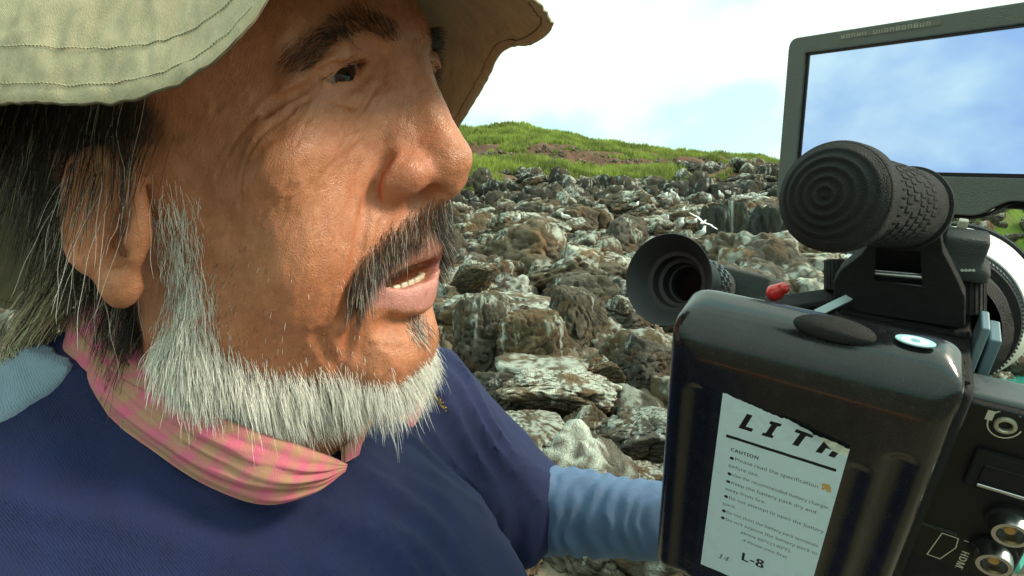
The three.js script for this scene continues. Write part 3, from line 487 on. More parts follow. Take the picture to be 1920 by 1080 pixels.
{ // head hair below the hat
  const list = [];
  const dark = (r) => (r() < 0.06 ? [0.34, 0.3, 0.22] : [0.018 + 0.02 * r(), 0.014 + 0.015 * r(), 0.011 + 0.01 * r()]);
  for (const r of roots((x, y, z) => (y > 45 || z < -122 ? 0 : hairMask(x, y, z) * (x < 0 ? 1 : 0.3)), 0.42, 21)) {
    const [x, y, z] = r.h, c = n3(x * 0.05, y * 0.05, z * 0.05), back = sstep(-70, -110, z);
    list.push(grow(r, { len: lerp(0.036, 0.030, back) * (0.6 + 0.7 * r.rnd()), dir: (q) => q.n.clone().multiplyScalar(0.35).addScaledVector(DOWN, 0.8).addScaledVector(FWD, -0.15 + 0.4 * c), pull: DOWN.clone().addScaledVector(FWD, 0.2 * c), wave: 0.42, seg: 7, rad: 0.0001, color: dark(r.rnd) }));
  }
  // grey wisps over the ear
  for (const r of roots((x, y, z) => (x < 0 && y > -26 && y < 8 && z > -92 && z < -62 ? 0.014 : 0), 1, 23)) list.push(grow(r, { len: 0.018 + 0.035 * r.rnd(), dir: (q) => q.n.clone().multiplyScalar(0.5).addScaledVector(DOWN, 0.9).addScaledVector(FWD, r.rnd() - 0.7), pull: DOWN.clone().addScaledVector(FWD, 0.5 - r.rnd()), wave: 0.5, seg: 12, rad: 0.00008, color: white(r.rnd, 0.75) }));
  mesh('hair', strandGeo(list), hairMat, person);
  // long sun-bleached lock at the nape
  const lock = [], rnd = rng(77), way = new THREE.CatmullRomCurve3([at(150, 490, 0.30), at(110, 545, 0.29), at(72, 600, 0.28), at(40, 648, 0.275), at(24, 680, 0.27), at(45, 700, 0.27), at(85, 702, 0.272)]);
  for (let i = 0; i < 420; i++) {
    const o = V(rnd() - 0.5, rnd() - 0.5, rnd() - 0.5).multiplyScalar(0.018), e = 0.6 + 0.4 * rnd(), spread = 0.5 + rnd(), p = [], n = 14;
    for (let k = 0; k <= n; k++) { const t = k / n * e, q = way.getPoint(t); q.addScaledVector(o, lerp(1, 0.75 * spread, t)).addScaledVector(V(n3(i, k * 0.3, 0), n3(i, k * 0.3, 5), n3(i, k * 0.3, 9)), 0.0012); p.push(q); }
    const t = rnd(); lock.push({ p, r: 0.00014, c: t < 0.55 ? [0.62 + 0.2 * rnd(), 0.57 + 0.15 * rnd(), 0.36 + 0.1 * rnd()] : t < 0.8 ? [0.3, 0.26, 0.16] : [0.05, 0.04, 0.03] });
  }
  mesh('hair_lock', strandGeo(lock), hairMat, person);
}

for (const s of [-1, 1]) { // lashes along the upper lids
  const list = [], rnd = rng(40 + s);
  for (let i = 0; i < 46; i++) { const u = lerp(-0.9, 0.95, rnd()), uu = 1 - u * u, y = -0.5 - u * 1.3 + 3.3 * uu * (1 - 0.25 * u), x = 32 + u * 13.2, z = -15 + Math.sqrt(Math.max(1, 14.6 ** 2 - (u * 13.2) ** 2 - y * y)), p = []; for (let k = 0; k <= 3; k++) { const t = k / 3 * (3.5 + 2.5 * rnd()); p.push(toWorld(s * (x + u * t * 0.35), y + 0.2 - 0.35 * t + 0.06 * t * t, z + 0.5 + t * 0.75)); } list.push({ p, r: 0.00006, c: [0.012, 0.01, 0.01] }); }
  mesh('eyelashes', strandGeo(list), hairMat, person);
}
// ---------------------------------------------------------------- bucket hat
const canvasBump = noiseTexture(512, (u, v) => 0.5 + 0.22 * Math.sin(u * 2 * Math.PI * 64) * Math.sin(v * 2 * Math.PI * 64) + 0.2 * tileNoise(u, v, 40) + 0.1 * tileNoise(u, v, 90, 3));
const canvasColor = noiseTexture(512, (u, v) => { const n = 0.5 * tileNoise(u, v, 4) + 0.35 * tileNoise(u, v, 13, 4) + 0.3 * tileNoise(u, v, 50, 8), k = 0.69 + 0.06 * n; return [k * 1.02, k * 0.945, k * 0.765]; }, true);
{
  const hat = new THREE.Group(); hat.name = 'bucket_hat'; person.add(hat);
  canvasBump.repeat.set(22, 22); canvasColor.repeat.set(9, 9);
  const cloth = mat({ map: canvasColor, bumpMap: canvasBump, bumpScale: 0.0004, roughness: 0.95, sheen: 0.3, sheenColor: lin(0.6, 0.6, 0.45), side: THREE.DoubleSide });
  // rim of the brim: [view x, view y, metres from the lens]
  const rimPts = [[0, 192, 0.165], [140, 196, 0.158], [270, 182, 0.152], [380, 132, 0.149], [480, 35, 0.148], [560, -90, 0.152], [720, -180, 0.165], [900, -90, 0.19], [1005, 5, 0.225], [1034, 52, 0.255], [1000, 82, 0.285], [945, 96, 0.31], [905, 165, 0.335], [862, 236, 0.355], [800, 330, 0.39], [600, 430, 0.42], [330, 500, 0.43], [120, 560, 0.40], [20, 580, 0.365], [-110, 500, 0.30], [-220, 320, 0.22], [-140, 215, 0.182]];
  const rim = new THREE.CatmullRomCurve3(rimPts.map((a) => at(...a).applyMatrix4(HEADinv)), true, 'centripetal');
  const NT = 420, NS = 26, ang = [], rimAt = [];
  for (let i = 0; i < NT; i++) { const p = rim.getPoint(i / NT); rimAt.push(p); ang.push(Math.atan2(p.x, p.z + 86)); }
  const P = (i, s) => { // head-space point on the brim, s = 0 at the band, 1 at the rim
    const o = rimAt[i], a = ang[i], c = Math.cos(a), band = V(Math.sin(a) * 81, 36 + 12 * c, -86 + 101 * c), q = band.clone().lerp(o, s), out = V(Math.sin(a), 0.55, Math.cos(a)).normalize();
    q.addScaledVector(out, 9 * Math.sin(Math.PI * Math.pow(s, 0.8)) * (1 - 0.3 * s));
    const w = 1.1 * fbm(q.x * 0.035, q.y * 0.035, q.z * 0.035, 3) * s + 0.5 * n3(q.x * 0.16, q.y * 0.16, q.z * 0.16) * (0.4 + s);
    q.addScaledVector(out, w);
    return q;
  };
  const row = [];
  const len = rimAt.reduce((t, p, i) => t + p.distanceTo(rimAt[(i + 1) % NT]), 0);
  const pos = [], uv = [], idx = [];
  // outside, round the hem, back along the inside
  const prof = []; for (let k = 0; k <= NS; k++) prof.push([k / NS, 1]); for (let k = NS; k >= 0; k--) prof.push([k / NS, -1]);
  const RW = prof.length;
  for (let i = 0; i <= NT; i++) { const j = i % NT, a = ang[j], out = V(Math.sin(a), 0.6, Math.cos(a)).normalize(), w = rimAt[j].distanceTo(P(j, 0));
    prof.forEach(([s, side]) => {
      const q = P(j, s), fromEdge = (1 - s) * w; // mm
      let t = 0.85 + 0.35 * Math.exp(-(((fromEdge - 2.5) / 2.2) ** 2)); if (fromEdge < 0.8) t *= 0.55;
      for (const r of [5.2, 17, 24]) t -= 0.4 * Math.exp(-(((fromEdge - r) / 0.7) ** 2));
      q.addScaledVector(out, side * t).applyMatrix4(HEAD); pos.push(q.x, q.y, q.z); uv.push(i / NT * len * 0.001, s * w * 0.001 + (side < 0 ? 0.4 : 0));
    }); }
  for (let i = 0; i < NT; i++) for (let k = 0; k < RW - 1; k++) { const a = i * RW + k, b = a + RW; idx.push(a, a + 1, b, b, a + 1, b + 1); }
  const brim = mesh('brim', geom(pos, idx, { uv }), cloth, hat);
  // stitches
  const st = [], rnd = rng(3);
  for (const [r, side] of [[5.2, 1], [17, 1], [5.2, -1]]) {
    let acc = 0;
    for (let i = 0; i < NT; i++) { const j = (i + 1) % NT, w = rimAt[i].distanceTo(P(i, 0)), w2 = rimAt[j].distanceTo(P(j, 0)), A = P(i, 1 - r / w), B = P(j, 1 - r / w2), L = A.distanceTo(B), n = Math.max(1, Math.round(L / 2.6)), out = V(Math.sin(ang[i]), 0.6, Math.cos(ang[i])).normalize().multiplyScalar(side * 1.0);
      for (let k = 0; k < n; k++) { const a = A.clone().lerp(B, (k + 0.12) / n).add(out), b = A.clone().lerp(B, (k + 0.88) / n).add(out), m = a.clone().lerp(b, 0.5).addScaledVector(out, 0.25); st.push({ p: [a, m, b].map((q) => q.applyMatrix4(HEAD)), r: 0.0003, c: side > 0 ? [0.42, 0.40, 0.26] : [0.13, 0.10, 0.06] }); } }
  }
  const thread = mesh('stitching', strandGeo(st), mat({ vertexColors: true, roughness: 0.9 }), brim); thread.userData.kind = 'stuff';
  // crown
  const cp = [], cu = [], ci = [], CN = 14;
  for (let i = 0; i <= NT; i += 4) { const a = i / NT * 2 * Math.PI; for (let k = 0; k <= CN; k++) { const t = k / CN * Math.PI / 2, c = Math.cos(a), f = Math.pow(Math.cos(t), 0.55), q = V(Math.sin(a) * 82 * f, 36 + 12 * c * (1 - k / CN) + 92 * Math.sin(t), -86 + 102 * c * f).applyMatrix4(HEAD); cp.push(q.x, q.y, q.z); cu.push(a * 0.085, t * 0.09); } }
  const cols = NT / 4; for (let i = 0; i < cols; i++) for (let k = 0; k < CN; k++) { const a = i * (CN + 1) + k, b = a + CN + 1; ci.push(a, b, a + 1, b, b + 1, a + 1); }
  mesh('crown', geom(cp, ci, { uv: cu }), cloth, hat);
}
// ---------------------------------------------------------------- clothes and the rest of the body (millimetres from the base of the neck: l = his left, u = up, f = front)
const TORSO = new THREE.Matrix4().makeBasis(V(0.588, 0, -0.809), V(0, 1, 0), V(0.809, 0, 0.588)).setPosition(-0.14, 1.385, -0.305).multiply(new THREE.Matrix4().makeScale(1e-3, 1e-3, 1e-3));
const TORSOinv = TORSO.clone().invert();
const tl = (px, py, d) => at(px, py, d).applyMatrix4(TORSOinv).toArray();
const farShoulder = tl(748, 815, 0.46), farElbow = tl(950, 948, 0.5), farWrist = tl(1330, 985, 0.46);
const nearShoulder = [-185, -30, -15], nearElbow = [-225, -250, 90];
const C = (p, a, ra, b, rb) => cap(p[0], p[1], p[2], ...a, ra, ...b, rb);
function torsoField(l, u, f) {
  const p = [l, u, f];
  let d = ell(l, u, f, 0, -190, 8, 172, 250, 108);
  d = smin(d, ell(l, u, f, 0, -430, 5, 155, 240, 105), 60);
  d = smin(d, C(p, [-25, 40, -48], 52, [-150, -22, -22], 50), 40);
  d = smin(d, C(p, [25, 25, -45], 52, farShoulder, 55), 45);
  d = smin(d, ell(l, u, f, 0, -60, 5, 110, 75, 75), 40);
  d = smin(d, ell(l, u, f, 70, -110, 55, 85, 90, 55), 40);
  return d;
}
const armFar = (p) => C(p, farShoulder, 56, farElbow, 43), armNear = (p) => C(p, nearShoulder, 60, nearElbow, 44);
const folds = (l, u, f) => { // soft drapes running from the shoulders down across the chest
  const a = l * 0.75 + u * 0.35 + 26 * n3(l * 0.006, u * 0.006, f * 0.006), b = n3(a * 0.024, u * 0.004, f * 0.007), c = n3(l * 0.02 + 5, u * 0.012, f * 0.02);
  const e = n3(a * 0.055 + 9, u * 0.01, f * 0.012); return 6 * (1 - Math.abs(b)) * (1 - Math.abs(b)) + 2.2 * Math.pow(1 - Math.abs(e), 4) + 1.6 * c;
};
const toTorsoWorld = (m, extra = {}) => {
  const out = new Float32Array(m.pos.length), uv = [], v = V(0, 0, 0);
  for (let i = 0; i < m.pos.length; i += 3) { v.set(m.pos[i], m.pos[i + 1], m.pos[i + 2]).applyMatrix4(TORSO); out.set([v.x, v.y, v.z], i); uv.push(m.pos[i] * 0.001 + m.pos[i + 2] * 0.0006, m.pos[i + 1] * 0.001); }
  return geom(out, m.idx, { uv, ...extra });
};
const knit = noiseTexture(512, (u, v) => 0.5 + 0.14 * Math.sin((u + v) * 2 * Math.PI * 48) + 0.2 * tileNoise(u, v, 60) + 0.12 * tileNoise(u, v, 18, 2)); knit.repeat.set(16, 16);
const knitCol = noiseTexture(512, (u, v) => { const n = 0.4 * tileNoise(u, v, 5) + 0.5 * tileNoise(u, v, 70, 4) + 0.12 * Math.sin((u + v) * 2 * Math.PI * 40); const k = 1 + 0.16 * n; return [0.05 * k, 0.10 * k, 0.27 * k]; }, true); knitCol.repeat.set(12, 12);
const navy = mat({ map: knitCol, bumpMap: knit, bumpScale: 0.0003, roughness: 0.88 });
{
  const shirt = new THREE.Group(); shirt.name = 'shirt'; person.add(shirt);
  const collar = (l, u, f) => ell(l, u, f, 4, 78, 4, 60, 74, 62); // neck hole
  const shirtField = (l, u, f) => {
    const p = [l, u, f]; let d = torsoField(l, u, f) - 5;
    const sl = smax(armFar(p) - 6, ((l - farElbow[0]) * 0.35 - (u - farElbow[1]) * 0.93) - 22, 6);
    d = smin(d, sl, 26); d = smin(d, smax(armNear(p) - 6, -(u + 170), 6), 34);
    d -= folds(l, u, f) * 0.8;
    const rim = Math.abs(collar(l, u, f) - 6); d -= 1.6 * Math.exp(-rim * rim / 30); // ribbed neck band
    return smax(d, -collar(l, u, f), 2);
  };
  const m = meshField(shirtField, [-330, -420, -190], [330, 140, 250], 4);
  mesh('shirt_body', toTorsoWorld(m), navy, shirt);
  // pale blue yoke panel over the near shoulder
  const y = meshField((l, u, f) => { const p = [l, u, f]; let d = smin(torsoField(l, u, f) - 5, armNear(p) - 6, 34) - folds(l, u, f) * 0.8; const bd = (f + 4) + (l + 90) * 0.12; return Math.max(d - 2.2, bd, l + 62, -(u + 120)); }, [-330, -140, -190], [-40, 130, 120], 3);
  mesh('shoulder_panel', toTorsoWorld(y), mat({ color: lin(0.19, 0.26, 0.33), bumpMap: knit, bumpScale: 0.0003, roughness: 0.85, sheen: 0.4, sheenColor: lin(0.3, 0.4, 0.6) }), shirt);
  // pale blue arm sleeve, gathered in rings
  const axis = V(farWrist[0] - farElbow[0], farWrist[1] - farElbow[1], farWrist[2] - farElbow[2]), L = axis.length(); axis.normalize();
  const s = meshField((l, u, f) => {
    const p = [l, u, f]; let d = smin(C(p, farElbow, 36, farWrist, 26), C(p, [lerp(farShoulder[0], farElbow[0], 0.4), lerp(farShoulder[1], farElbow[1], 0.4), lerp(farShoulder[2], farElbow[2], 0.4)], 42, farElbow, 36), 14);
    const t = (l - farElbow[0]) * axis.x + (u - farElbow[1]) * axis.y + (f - farElbow[2]) * axis.z, w = 9 * n3(l * 0.013, u * 0.013, f * 0.013) + 3 * n3(l * 0.04, u * 0.04, f * 0.04);
    d -= (1.1 + 0.8 * n3(t * 0.025, u * 0.02, f * 0.02)) * Math.sin((t + w) * 0.52) * sstep(L * 0.95, L * 0.5, t) + 1.2 * n3(l * 0.03, u * 0.03, f * 0.03);
    return Math.max(d, t - L * 0.93);
  }, [farShoulder[0] - 60, Math.min(farElbow[1], farWrist[1]) - 70, farElbow[2] - 90], [farWrist[0] + 50, farShoulder[1] + 60, farWrist[2] + 60], 2.2);
  const sleeveMat = mat({ color: lin(0.08, 0.14, 0.255), bumpMap: knit, bumpScale: 0.0003, roughness: 0.8, sheen: 0.5, sheenColor: lin(0.3, 0.45, 0.7) });
  mesh('arm_sleeve', toTorsoWorld(s), sleeveMat, person);
  // small yellow embroidered emblem on the chest
  const e = [], rnd = rng(5), o = (() => { let d = 0.3; for (; d < 0.6; d += 0.001) { const q = tl(822, 756, d); if (shirtField(...q) < 0.6) break; } return at(822, 756, d); })();
  for (let i = 0; i < 46; i++) { const t = i / 46, a = V((t - 0.5) * 0.010 + (rnd() - 0.5) * 0.006, -(t - 0.5) * 0.010 + (rnd() - 0.5) * 0.005, 0).add(o), b = a.clone().add(V((rnd() - 0.5) * 0.004, (rnd() - 0.5) * 0.004, 0.0004)); e.push({ p: [a, b], r: 0.0007, c: rnd() < 0.7 ? [0.62, 0.42, 0.05] : [0.3, 0.18, 0.03] }); }
  mesh('emblem', strandGeo(e), mat({ vertexColors: true, roughness: 0.7 }), shirt);
}
// ---------------------------------------------------------------- neckerchief
{
  const plaid = noiseTexture(512, (u, v) => {
    const st = (x, f, w) => { const t = Math.abs(((x * f) % 1 + 1) % 1 - 0.5) * 2; return sstep(w + 0.16, w - 0.16, t); };
    const a = st(u + 0.02 * tileNoise(u, v, 4), 4, 0.45), b = st(v + 0.02 * tileNoise(u, v, 5, 3), 4, 0.45), w = 0.10 * tileNoise(u, v, 9) + 0.14 * tileNoise(u, v, 120, 7) + 0.06 * Math.sin(u * 2 * Math.PI * 128) + 0.06 * Math.sin(v * 2 * Math.PI * 128);
    const k = clamp(0.08 + 0.44 * a + 0.40 * b + 1.3 * w); return [lerp(0.72, 0.84, k), lerp(0.56, 0.40, k), lerp(0.43, 0.52, k)];
  }, true); plaid.repeat.set(19, 19);
  const weave = noiseTexture(256, (u, v) => 0.5 + 0.25 * Math.sin(u * 2 * Math.PI * 32) * Math.cos(v * 2 * Math.PI * 32) + 0.2 * tileNoise(u, v, 20)); weave.repeat.set(60, 60);
  const cotton = mat({ map: plaid, bumpMap: weave, bumpScale: 0.0003, roughness: 0.95, side: THREE.DoubleSide, sheen: 0.3, sheenColor: lin(0.7, 0.45, 0.5) });
  const kerchief = new THREE.Group(); kerchief.name = 'neckerchief'; person.add(kerchief);
  const band = (name, rows, bulge, amp, seed, thick = 0.0016) => {
    const top = new THREE.CatmullRomCurve3(rows.map((r) => at(...r[0]))), bot = new THREE.CatmullRomCurve3(rows.map((r) => at(...r[1])));
    const n = 110, m = 26, P = [], uv = [], idx = [], outward = V(0.25, -0.1, 1).normalize();
    const len = top.getLength();
    for (let i = 0; i <= n; i++) for (let k = 0; k <= m; k++) {
      const t = i / n, s = k / m, a = top.getPoint(t), b = bot.getPoint(t), q = a.clone().lerp(b, s), w = a.distanceTo(b);
      const fold = amp * (n3(t * 2.2 + seed, s * 5.5, seed) + 0.5 * n3(t * 5 + seed, s * 11, 3));
      q.addScaledVector(outward, bulge * w * Math.sin(Math.PI * s) + fold * Math.min(1, w / 0.02) * (0.3 + 0.7 * Math.sin(Math.PI * s)));
      P.push(q); uv.push(t * len, s * w);
    }
    const g1 = geom(P.flatMap((q) => q.toArray()), (() => { for (let i = 0; i < n; i++) for (let k = 0; k < m; k++) { const a = i * (m + 1) + k, b = a + m + 1; idx.push(a, a + 1, b, b, a + 1, b + 1); } return idx; })(), { uv });
    // back sheet and edges give the folded cloth its thickness
    const N = g1.attributes.normal, pos = [], W = m + 1, all = [...idx], off = P.length;
    P.forEach((q) => pos.push(q.x, q.y, q.z)); P.forEach((q, i) => pos.push(q.x - N.getX(i) * thick, q.y - N.getY(i) * thick, q.z - N.getZ(i) * thick));
    for (let i = 0; i < idx.length; i += 3) all.push(idx[i] + off, idx[i + 2] + off, idx[i + 1] + off);
    const side = (a, b) => all.push(a, b, a + off, b, b + off, a + off);
    for (let i = 0; i < n; i++) { side(i * W + W, i * W); side(i * W + m, (i + 1) * W + m); } for (let k = 0; k < m; k++) { side(k, k + 1); side(n * W + k + 1, n * W + k); }
    return mesh(name, geom(pos, all, { uv: [...uv, ...uv] }), cotton, kerchief);
  };
  band('folded_band', [[[190, 545, 0.300], [112, 600, 0.300]], [[215, 600, 0.272], [122, 668, 0.272]], [[285, 690, 0.250], [178, 760, 0.252]], [[390, 768, 0.234], [290, 848, 0.238]], [[475, 806, 0.231], [395, 914, 0.232]], [[555, 832, 0.235], [498, 947, 0.230]], [[618, 854, 0.243], [588, 926, 0.236]], [[652, 870, 0.250], [648, 884, 0.249]]], 0.20, 0.0019, 3);
  band('upper_fold', [[[215, 545, 0.296], [135, 590, 0.292]], [[262, 610, 0.268], [160, 640, 0.264]], [[300, 685, 0.247], [215, 700, 0.248]], [[345, 735, 0.240], [300, 745, 0.238]], [[400, 772, 0.234], [390, 775, 0.233]]], 0.16, 0.0016, 9);
  band('far_band', [[[800, 722, 0.385], [806, 730, 0.383]], [[768, 768, 0.365], [774, 796, 0.363]], [[715, 795, 0.335], [722, 832, 0.332]], [[672, 812, 0.300], [676, 850, 0.297]], [[640, 838, 0.27], [640, 868, 0.267]]], 0.12, 0.001, 15);
}
// ---------------------------------------------------------------- hand round the camera grip, trousers and boots (below the view)
{
  const skin = skinMat, base = farWrist, dir = V(farWrist[0] - farElbow[0], farWrist[1] - farElbow[1], farWrist[2] - farElbow[2]).normalize();
  const side = V(0, 1, 0).addScaledVector(dir, -dir.y).normalize(), palmN = V(0, 0, 0).crossVectors(side, dir).normalize();
  const q = (a, b, c) => V(...base).addScaledVector(dir, a).addScaledVector(side, b).addScaledVector(palmN, c).toArray();
  const bones = [[q(-45, 0, 0), 27, q(0, 0, 0), 25]]; for (let i = 0; i < 4; i++) { const b = 27 - 18 * i, L = [36, 40, 37, 29][i]; bones.push([q(8, b * 0.45, 0), 14, q(62, b, 0), 11], [q(62, b, 0), 10.5, q(62 + L * 0.5, b, L * 0.75), 9], [q(62 + L * 0.5, b, L * 0.75), 9, q(62 + L * 0.1, b, L * 1.45), 8]); }
  bones.push([q(10, 18, 5), 14, q(40, 44, 14), 10], [q(40, 44, 14), 10, q(62, 42, 34), 8.5]);
  const lo = [0, 1, 2].map((k) => Math.min(...bones.flatMap((b) => [b[0][k], b[2][k]])) - 34), hi = [0, 1, 2].map((k) => Math.max(...bones.flatMap((b) => [b[0][k], b[2][k]])) + 34);
  const hand = meshField((x, y, z) => { let d = 1e3; bones.forEach((b, i) => { d = smin(d, cap(x, y, z, ...b[0], b[1], ...b[2], b[3]), i % 3 === 1 || i === 0 ? 7 : 3); }); return d; }, lo, hi, 3);
  const chest = meshField((l, u, f) => Math.min(torsoField(l, u, f) + 6, armFar([l, u, f]) + 6, armNear([l, u, f]) + 4, C([l, u, f], farElbow, 30, farWrist, 21), C([l, u, f], nearElbow, 38, [-120, -330, 290], 26), C([l, u, f], [0, 60, -20], 52, [0, -60, -20], 60)), [-330, -520, -210], [farWrist[0] + 60, 130, 330], 12);
  const paint = (m) => { const c = []; for (let i = 0; i < m.pos.length; i += 3) c.push(...skinColor(m.pos[i] + 300, m.pos[i + 1] - 300, m.pos[i + 2] + 200)); return toTorsoWorld(m, { color: c }); };
  const body = person.children.find((o) => o.name === 'body'); body.geometry = mergeGeometries([body.geometry, paint(hand), paint(chest)]);
  const hipY = -520, foot = -1385;
  const legs = meshField((l, u, f) => { const x = Math.abs(l); let d = ell(l, u, f, 0, hipY, 0, 165, 120, 112); d = smin(d, cap(x, u, f, 88, hipY - 40, 0, 92, 105, -930, 12, 66), 40); d = smin(d, cap(x, u, f, 105, -930, 12, 66, 112, -1300, -8, 52), 20); return smax(d - 3 * n3(l * 0.012, u * 0.008, f * 0.012), -(u + 1310), 4); }, [-230, -1330, -180], [230, -390, 180], 12);
  mesh('trousers', toTorsoWorld(legs), mat({ color: lin(0.06, 0.065, 0.06), roughness: 0.9 }), person);
  for (const s of [-1, 1]) { const b = meshField((l, u, f) => { let d = smin(ell(l, u, f, s * 114, foot + 38, 60, 46, 42, 105), cap(l, u, f, s * 112, foot + 40, -15, 50, s * 112, foot + 110, -10, 46), 25); return smax(d, foot + 4 - u, 3); }, [s * 114 - 70, foot - 15, -110], [s * 114 + 70, foot + 190, 190], 8); mesh('boot', toTorsoWorld(b), mat({ color: lin(0.05, 0.035, 0.025), roughness: 0.7 }), person); }
}
// ================================================================ video camera (local axes in mm: x = right along its back, y = up, z = towards the operator; back face of the battery at z = 0)
const vcam = thing('video_camera', 'black shoulder video camera with battery pack, tilted up on the right, its screen showing sky', 'video camera');
{
  const D = Math.PI / 180, B = new THREE.Matrix4().makeRotationY(-35.8 * D).multiply(new THREE.Matrix4().makeRotationX(28.2 * D)).multiply(new THREE.Matrix4().makeRotationZ(-13.8 * D));
  const W = B.clone().setPosition(at(1530, 850, 0.24)).multiply(new THREE.Matrix4().makeScale(1e-3, 1e-3, 1e-3));
  W.decompose(vcam.position, vcam.quaternion, vcam.scale); vcam.updateMatrix(); const Wi = W.clone().invert();
  const loc = (px, py, depth) => at(px, py, depth).applyMatrix4(Wi);
  const onZ = (px, py, z) => { const o = EYE.clone().applyMatrix4(Wi), d = at(px, py, 1).applyMatrix4(Wi).sub(o); return o.addScaledVector(d, (z - o.z) / d.z); };
  const dirLocal = (x, y, z) => V(x, y, z).transformDirection(Wi);
  const scuff = noiseTexture(512, (u, v) => { const n = 0.5 * tileNoise(u, v, 6) + 0.4 * tileNoise(u, v, 30, 3) + 0.3 * tileNoise(u, v, 90, 5); return clamp(0.5 + 0.35 * n); }); scuff.repeat.set(1 / 60, 1 / 60);
  const fine = noiseTexture(256, (u, v) => 0.5 + 0.4 * tileNoise(u, v, 60) + 0.3 * tileNoise(u, v, 25, 4)); fine.repeat.set(1 / 12, 1 / 12);
  const scratch = noiseTexture(512, (u, v) => { const n = tileNoise(u * 1, v, 5), s = Math.abs(tileNoise(u, v, 22, 2)) < 0.03 ? 0.16 : 0; return clamp(0.42 + 0.18 * n + s + 0.1 * tileNoise(u, v, 70, 6)); }); scratch.repeat.set(1 / 70, 1 / 70);
  const dust = noiseTexture(512, (u, v) => { const s = tileNoise(u, v, 150, 3) > 0.83 ? 0.5 : 0, c = Math.abs(tileNoise(u, v, 12, 7) + 0.6 * tileNoise(u, v, 40, 9)) < 0.012 ? 0.3 : 0; return clamp(0.08 + s + c + 0.05 * Math.max(0, tileNoise(u, v, 6, 5))); }); dust.repeat.set(1 / 55, 1 / 55);
  const gloss = mat({ color: lin(0.09, 0.1, 0.11), map: dust, specularIntensity: 0.7, roughness: 0.5, roughnessMap: scratch, clearcoat: 0.4, clearcoatRoughness: 0.12 });
  const black = mat({ color: lin(0.014, 0.015, 0.016), roughness: 0.62, bumpMap: fine, bumpScale: 0.1 });
  const rubber = mat({ color: lin(0.022, 0.024, 0.024), roughness: 0.72, bumpMap: fine, bumpScale: 0.12 });
  const satin = mat({ color: lin(0.05, 0.06, 0.065), roughness: 0.8, roughnessMap: scuff });
  const grey = mat({ color: lin(0.16, 0.18, 0.17), roughness: 0.6, bumpMap: fine, bumpScale: 0.06 });
  const steel = mat({ color: lin(0.55, 0.56, 0.55), roughness: 0.28, metalness: 1 });
  const brass = mat({ color: lin(0.55, 0.36, 0.13), roughness: 0.3, metalness: 1 });
  const whitePaint = mat({ color: lin(0.68, 0.70, 0.62), roughness: 0.45 });
  const planarUV = (g) => { const p = g.attributes.position, n = g.attributes.normal, uv = []; for (let i = 0; i < p.count; i++) { const a = Math.abs(n.getX(i)), b = Math.abs(n.getY(i)), c = Math.abs(n.getZ(i)); uv.push(...(a > b && a > c ? [p.getZ(i), p.getY(i)] : b > c ? [p.getX(i), p.getZ(i)] : [p.getX(i), p.getY(i)])); } g.setAttribute('uv', new THREE.Float32BufferAttribute(uv, 2)); return g; };
  const box = (x0, x1, y0, y1, z0, z1, r = 1.5) => { const g = new RoundedBoxGeometry(x1 - x0, y1 - y0, z1 - z0, 4, Math.min(r, (x1 - x0) / 2.01, (y1 - y0) / 2.01, (z1 - z0) / 2.01)); g.translate((x0 + x1) / 2, (y0 + y1) / 2, (z0 + z1) / 2); return planarUV(g); };
  const add = (name, g, m, parent = vcam) => mesh(name, g, m, parent);
  const along = (g, from, to) => { const q = new THREE.Quaternion().setFromUnitVectors(V(0, 1, 0), to.clone().sub(from).normalize()); g.applyQuaternion(q); g.translate(from.x, from.y, from.z); return g; }; // turns a y-axis shape to run from one point towards another
  const lathe = (pts, seg = 96) => { const g = toCreasedNormals(new THREE.LatheGeometry(pts.map(([r, y]) => new THREE.Vector2(r, y)), seg), 0.6); return g; };
  const field = (fn, lo, hi, c) => { const m = meshField(fn, lo, hi, c); return planarUV(geom(m.pos, m.idx)); };
  const rbox = (x, y, z, cx, cy, cz, hx, hy, hz, r) => { const a = Math.abs(x - cx) - hx + r, b = Math.abs(y - cy) - hy + r, c = Math.abs(z - cz) - hz + r; return Math.hypot(Math.max(a, 0), Math.max(b, 0), Math.max(c, 0)) + Math.min(Math.max(a, b, c), 0) - r; };

  // ---- battery pack
  const battery = add('battery_pack', field((x, y, z) => {
    const prof = Math.hypot(Math.max(y - 22, 0), Math.max(z + 26, 0)); // broad rounded top edge towards the back
    let d = rbox(x, y, z, -11.5, -31, -14, 51.5, 80, 15, 7);
    const ex = Math.max(Math.abs(x + 11.5) - 36.5, 0); d = Math.max(d, Math.hypot(Math.max(y - 25, 0), Math.max(z + 23, 0), ex * 0.0) - 24.5);
    d = smax(d, Math.hypot(ex, Math.max(y - 33, 0)) - 15.5, 3); d = smax(d, Math.hypot(ex, Math.max(z + 12, 0)) - 15, 4);
    d = smax(d, -cap(x, y, z, 27, 6, 2.5, 5, 27, -140, 2.5, 5), 4); d = smax(d, -cap(x, y, z, 14.5, -4, 3.2, 4.2, 14.5, -140, 3.2, 4.2), 4); d = smax(d, -cap(x, y, z, -48, 12, 3.2, 4.4, -48, -140, 3.2, 4.4), 4);
    return d;
  }, [-66, -115, -34], [44, 54, 6], 1.15), gloss);
  const latch = add('release_latch', field((x, y, z) => Math.max(ell(x, y, z, -4, 47.5, -15.5, 14, 4.2, 6.5), 46 - y), [-20, 44, -24], [12, 53, -7], 0.4), rubber, battery);
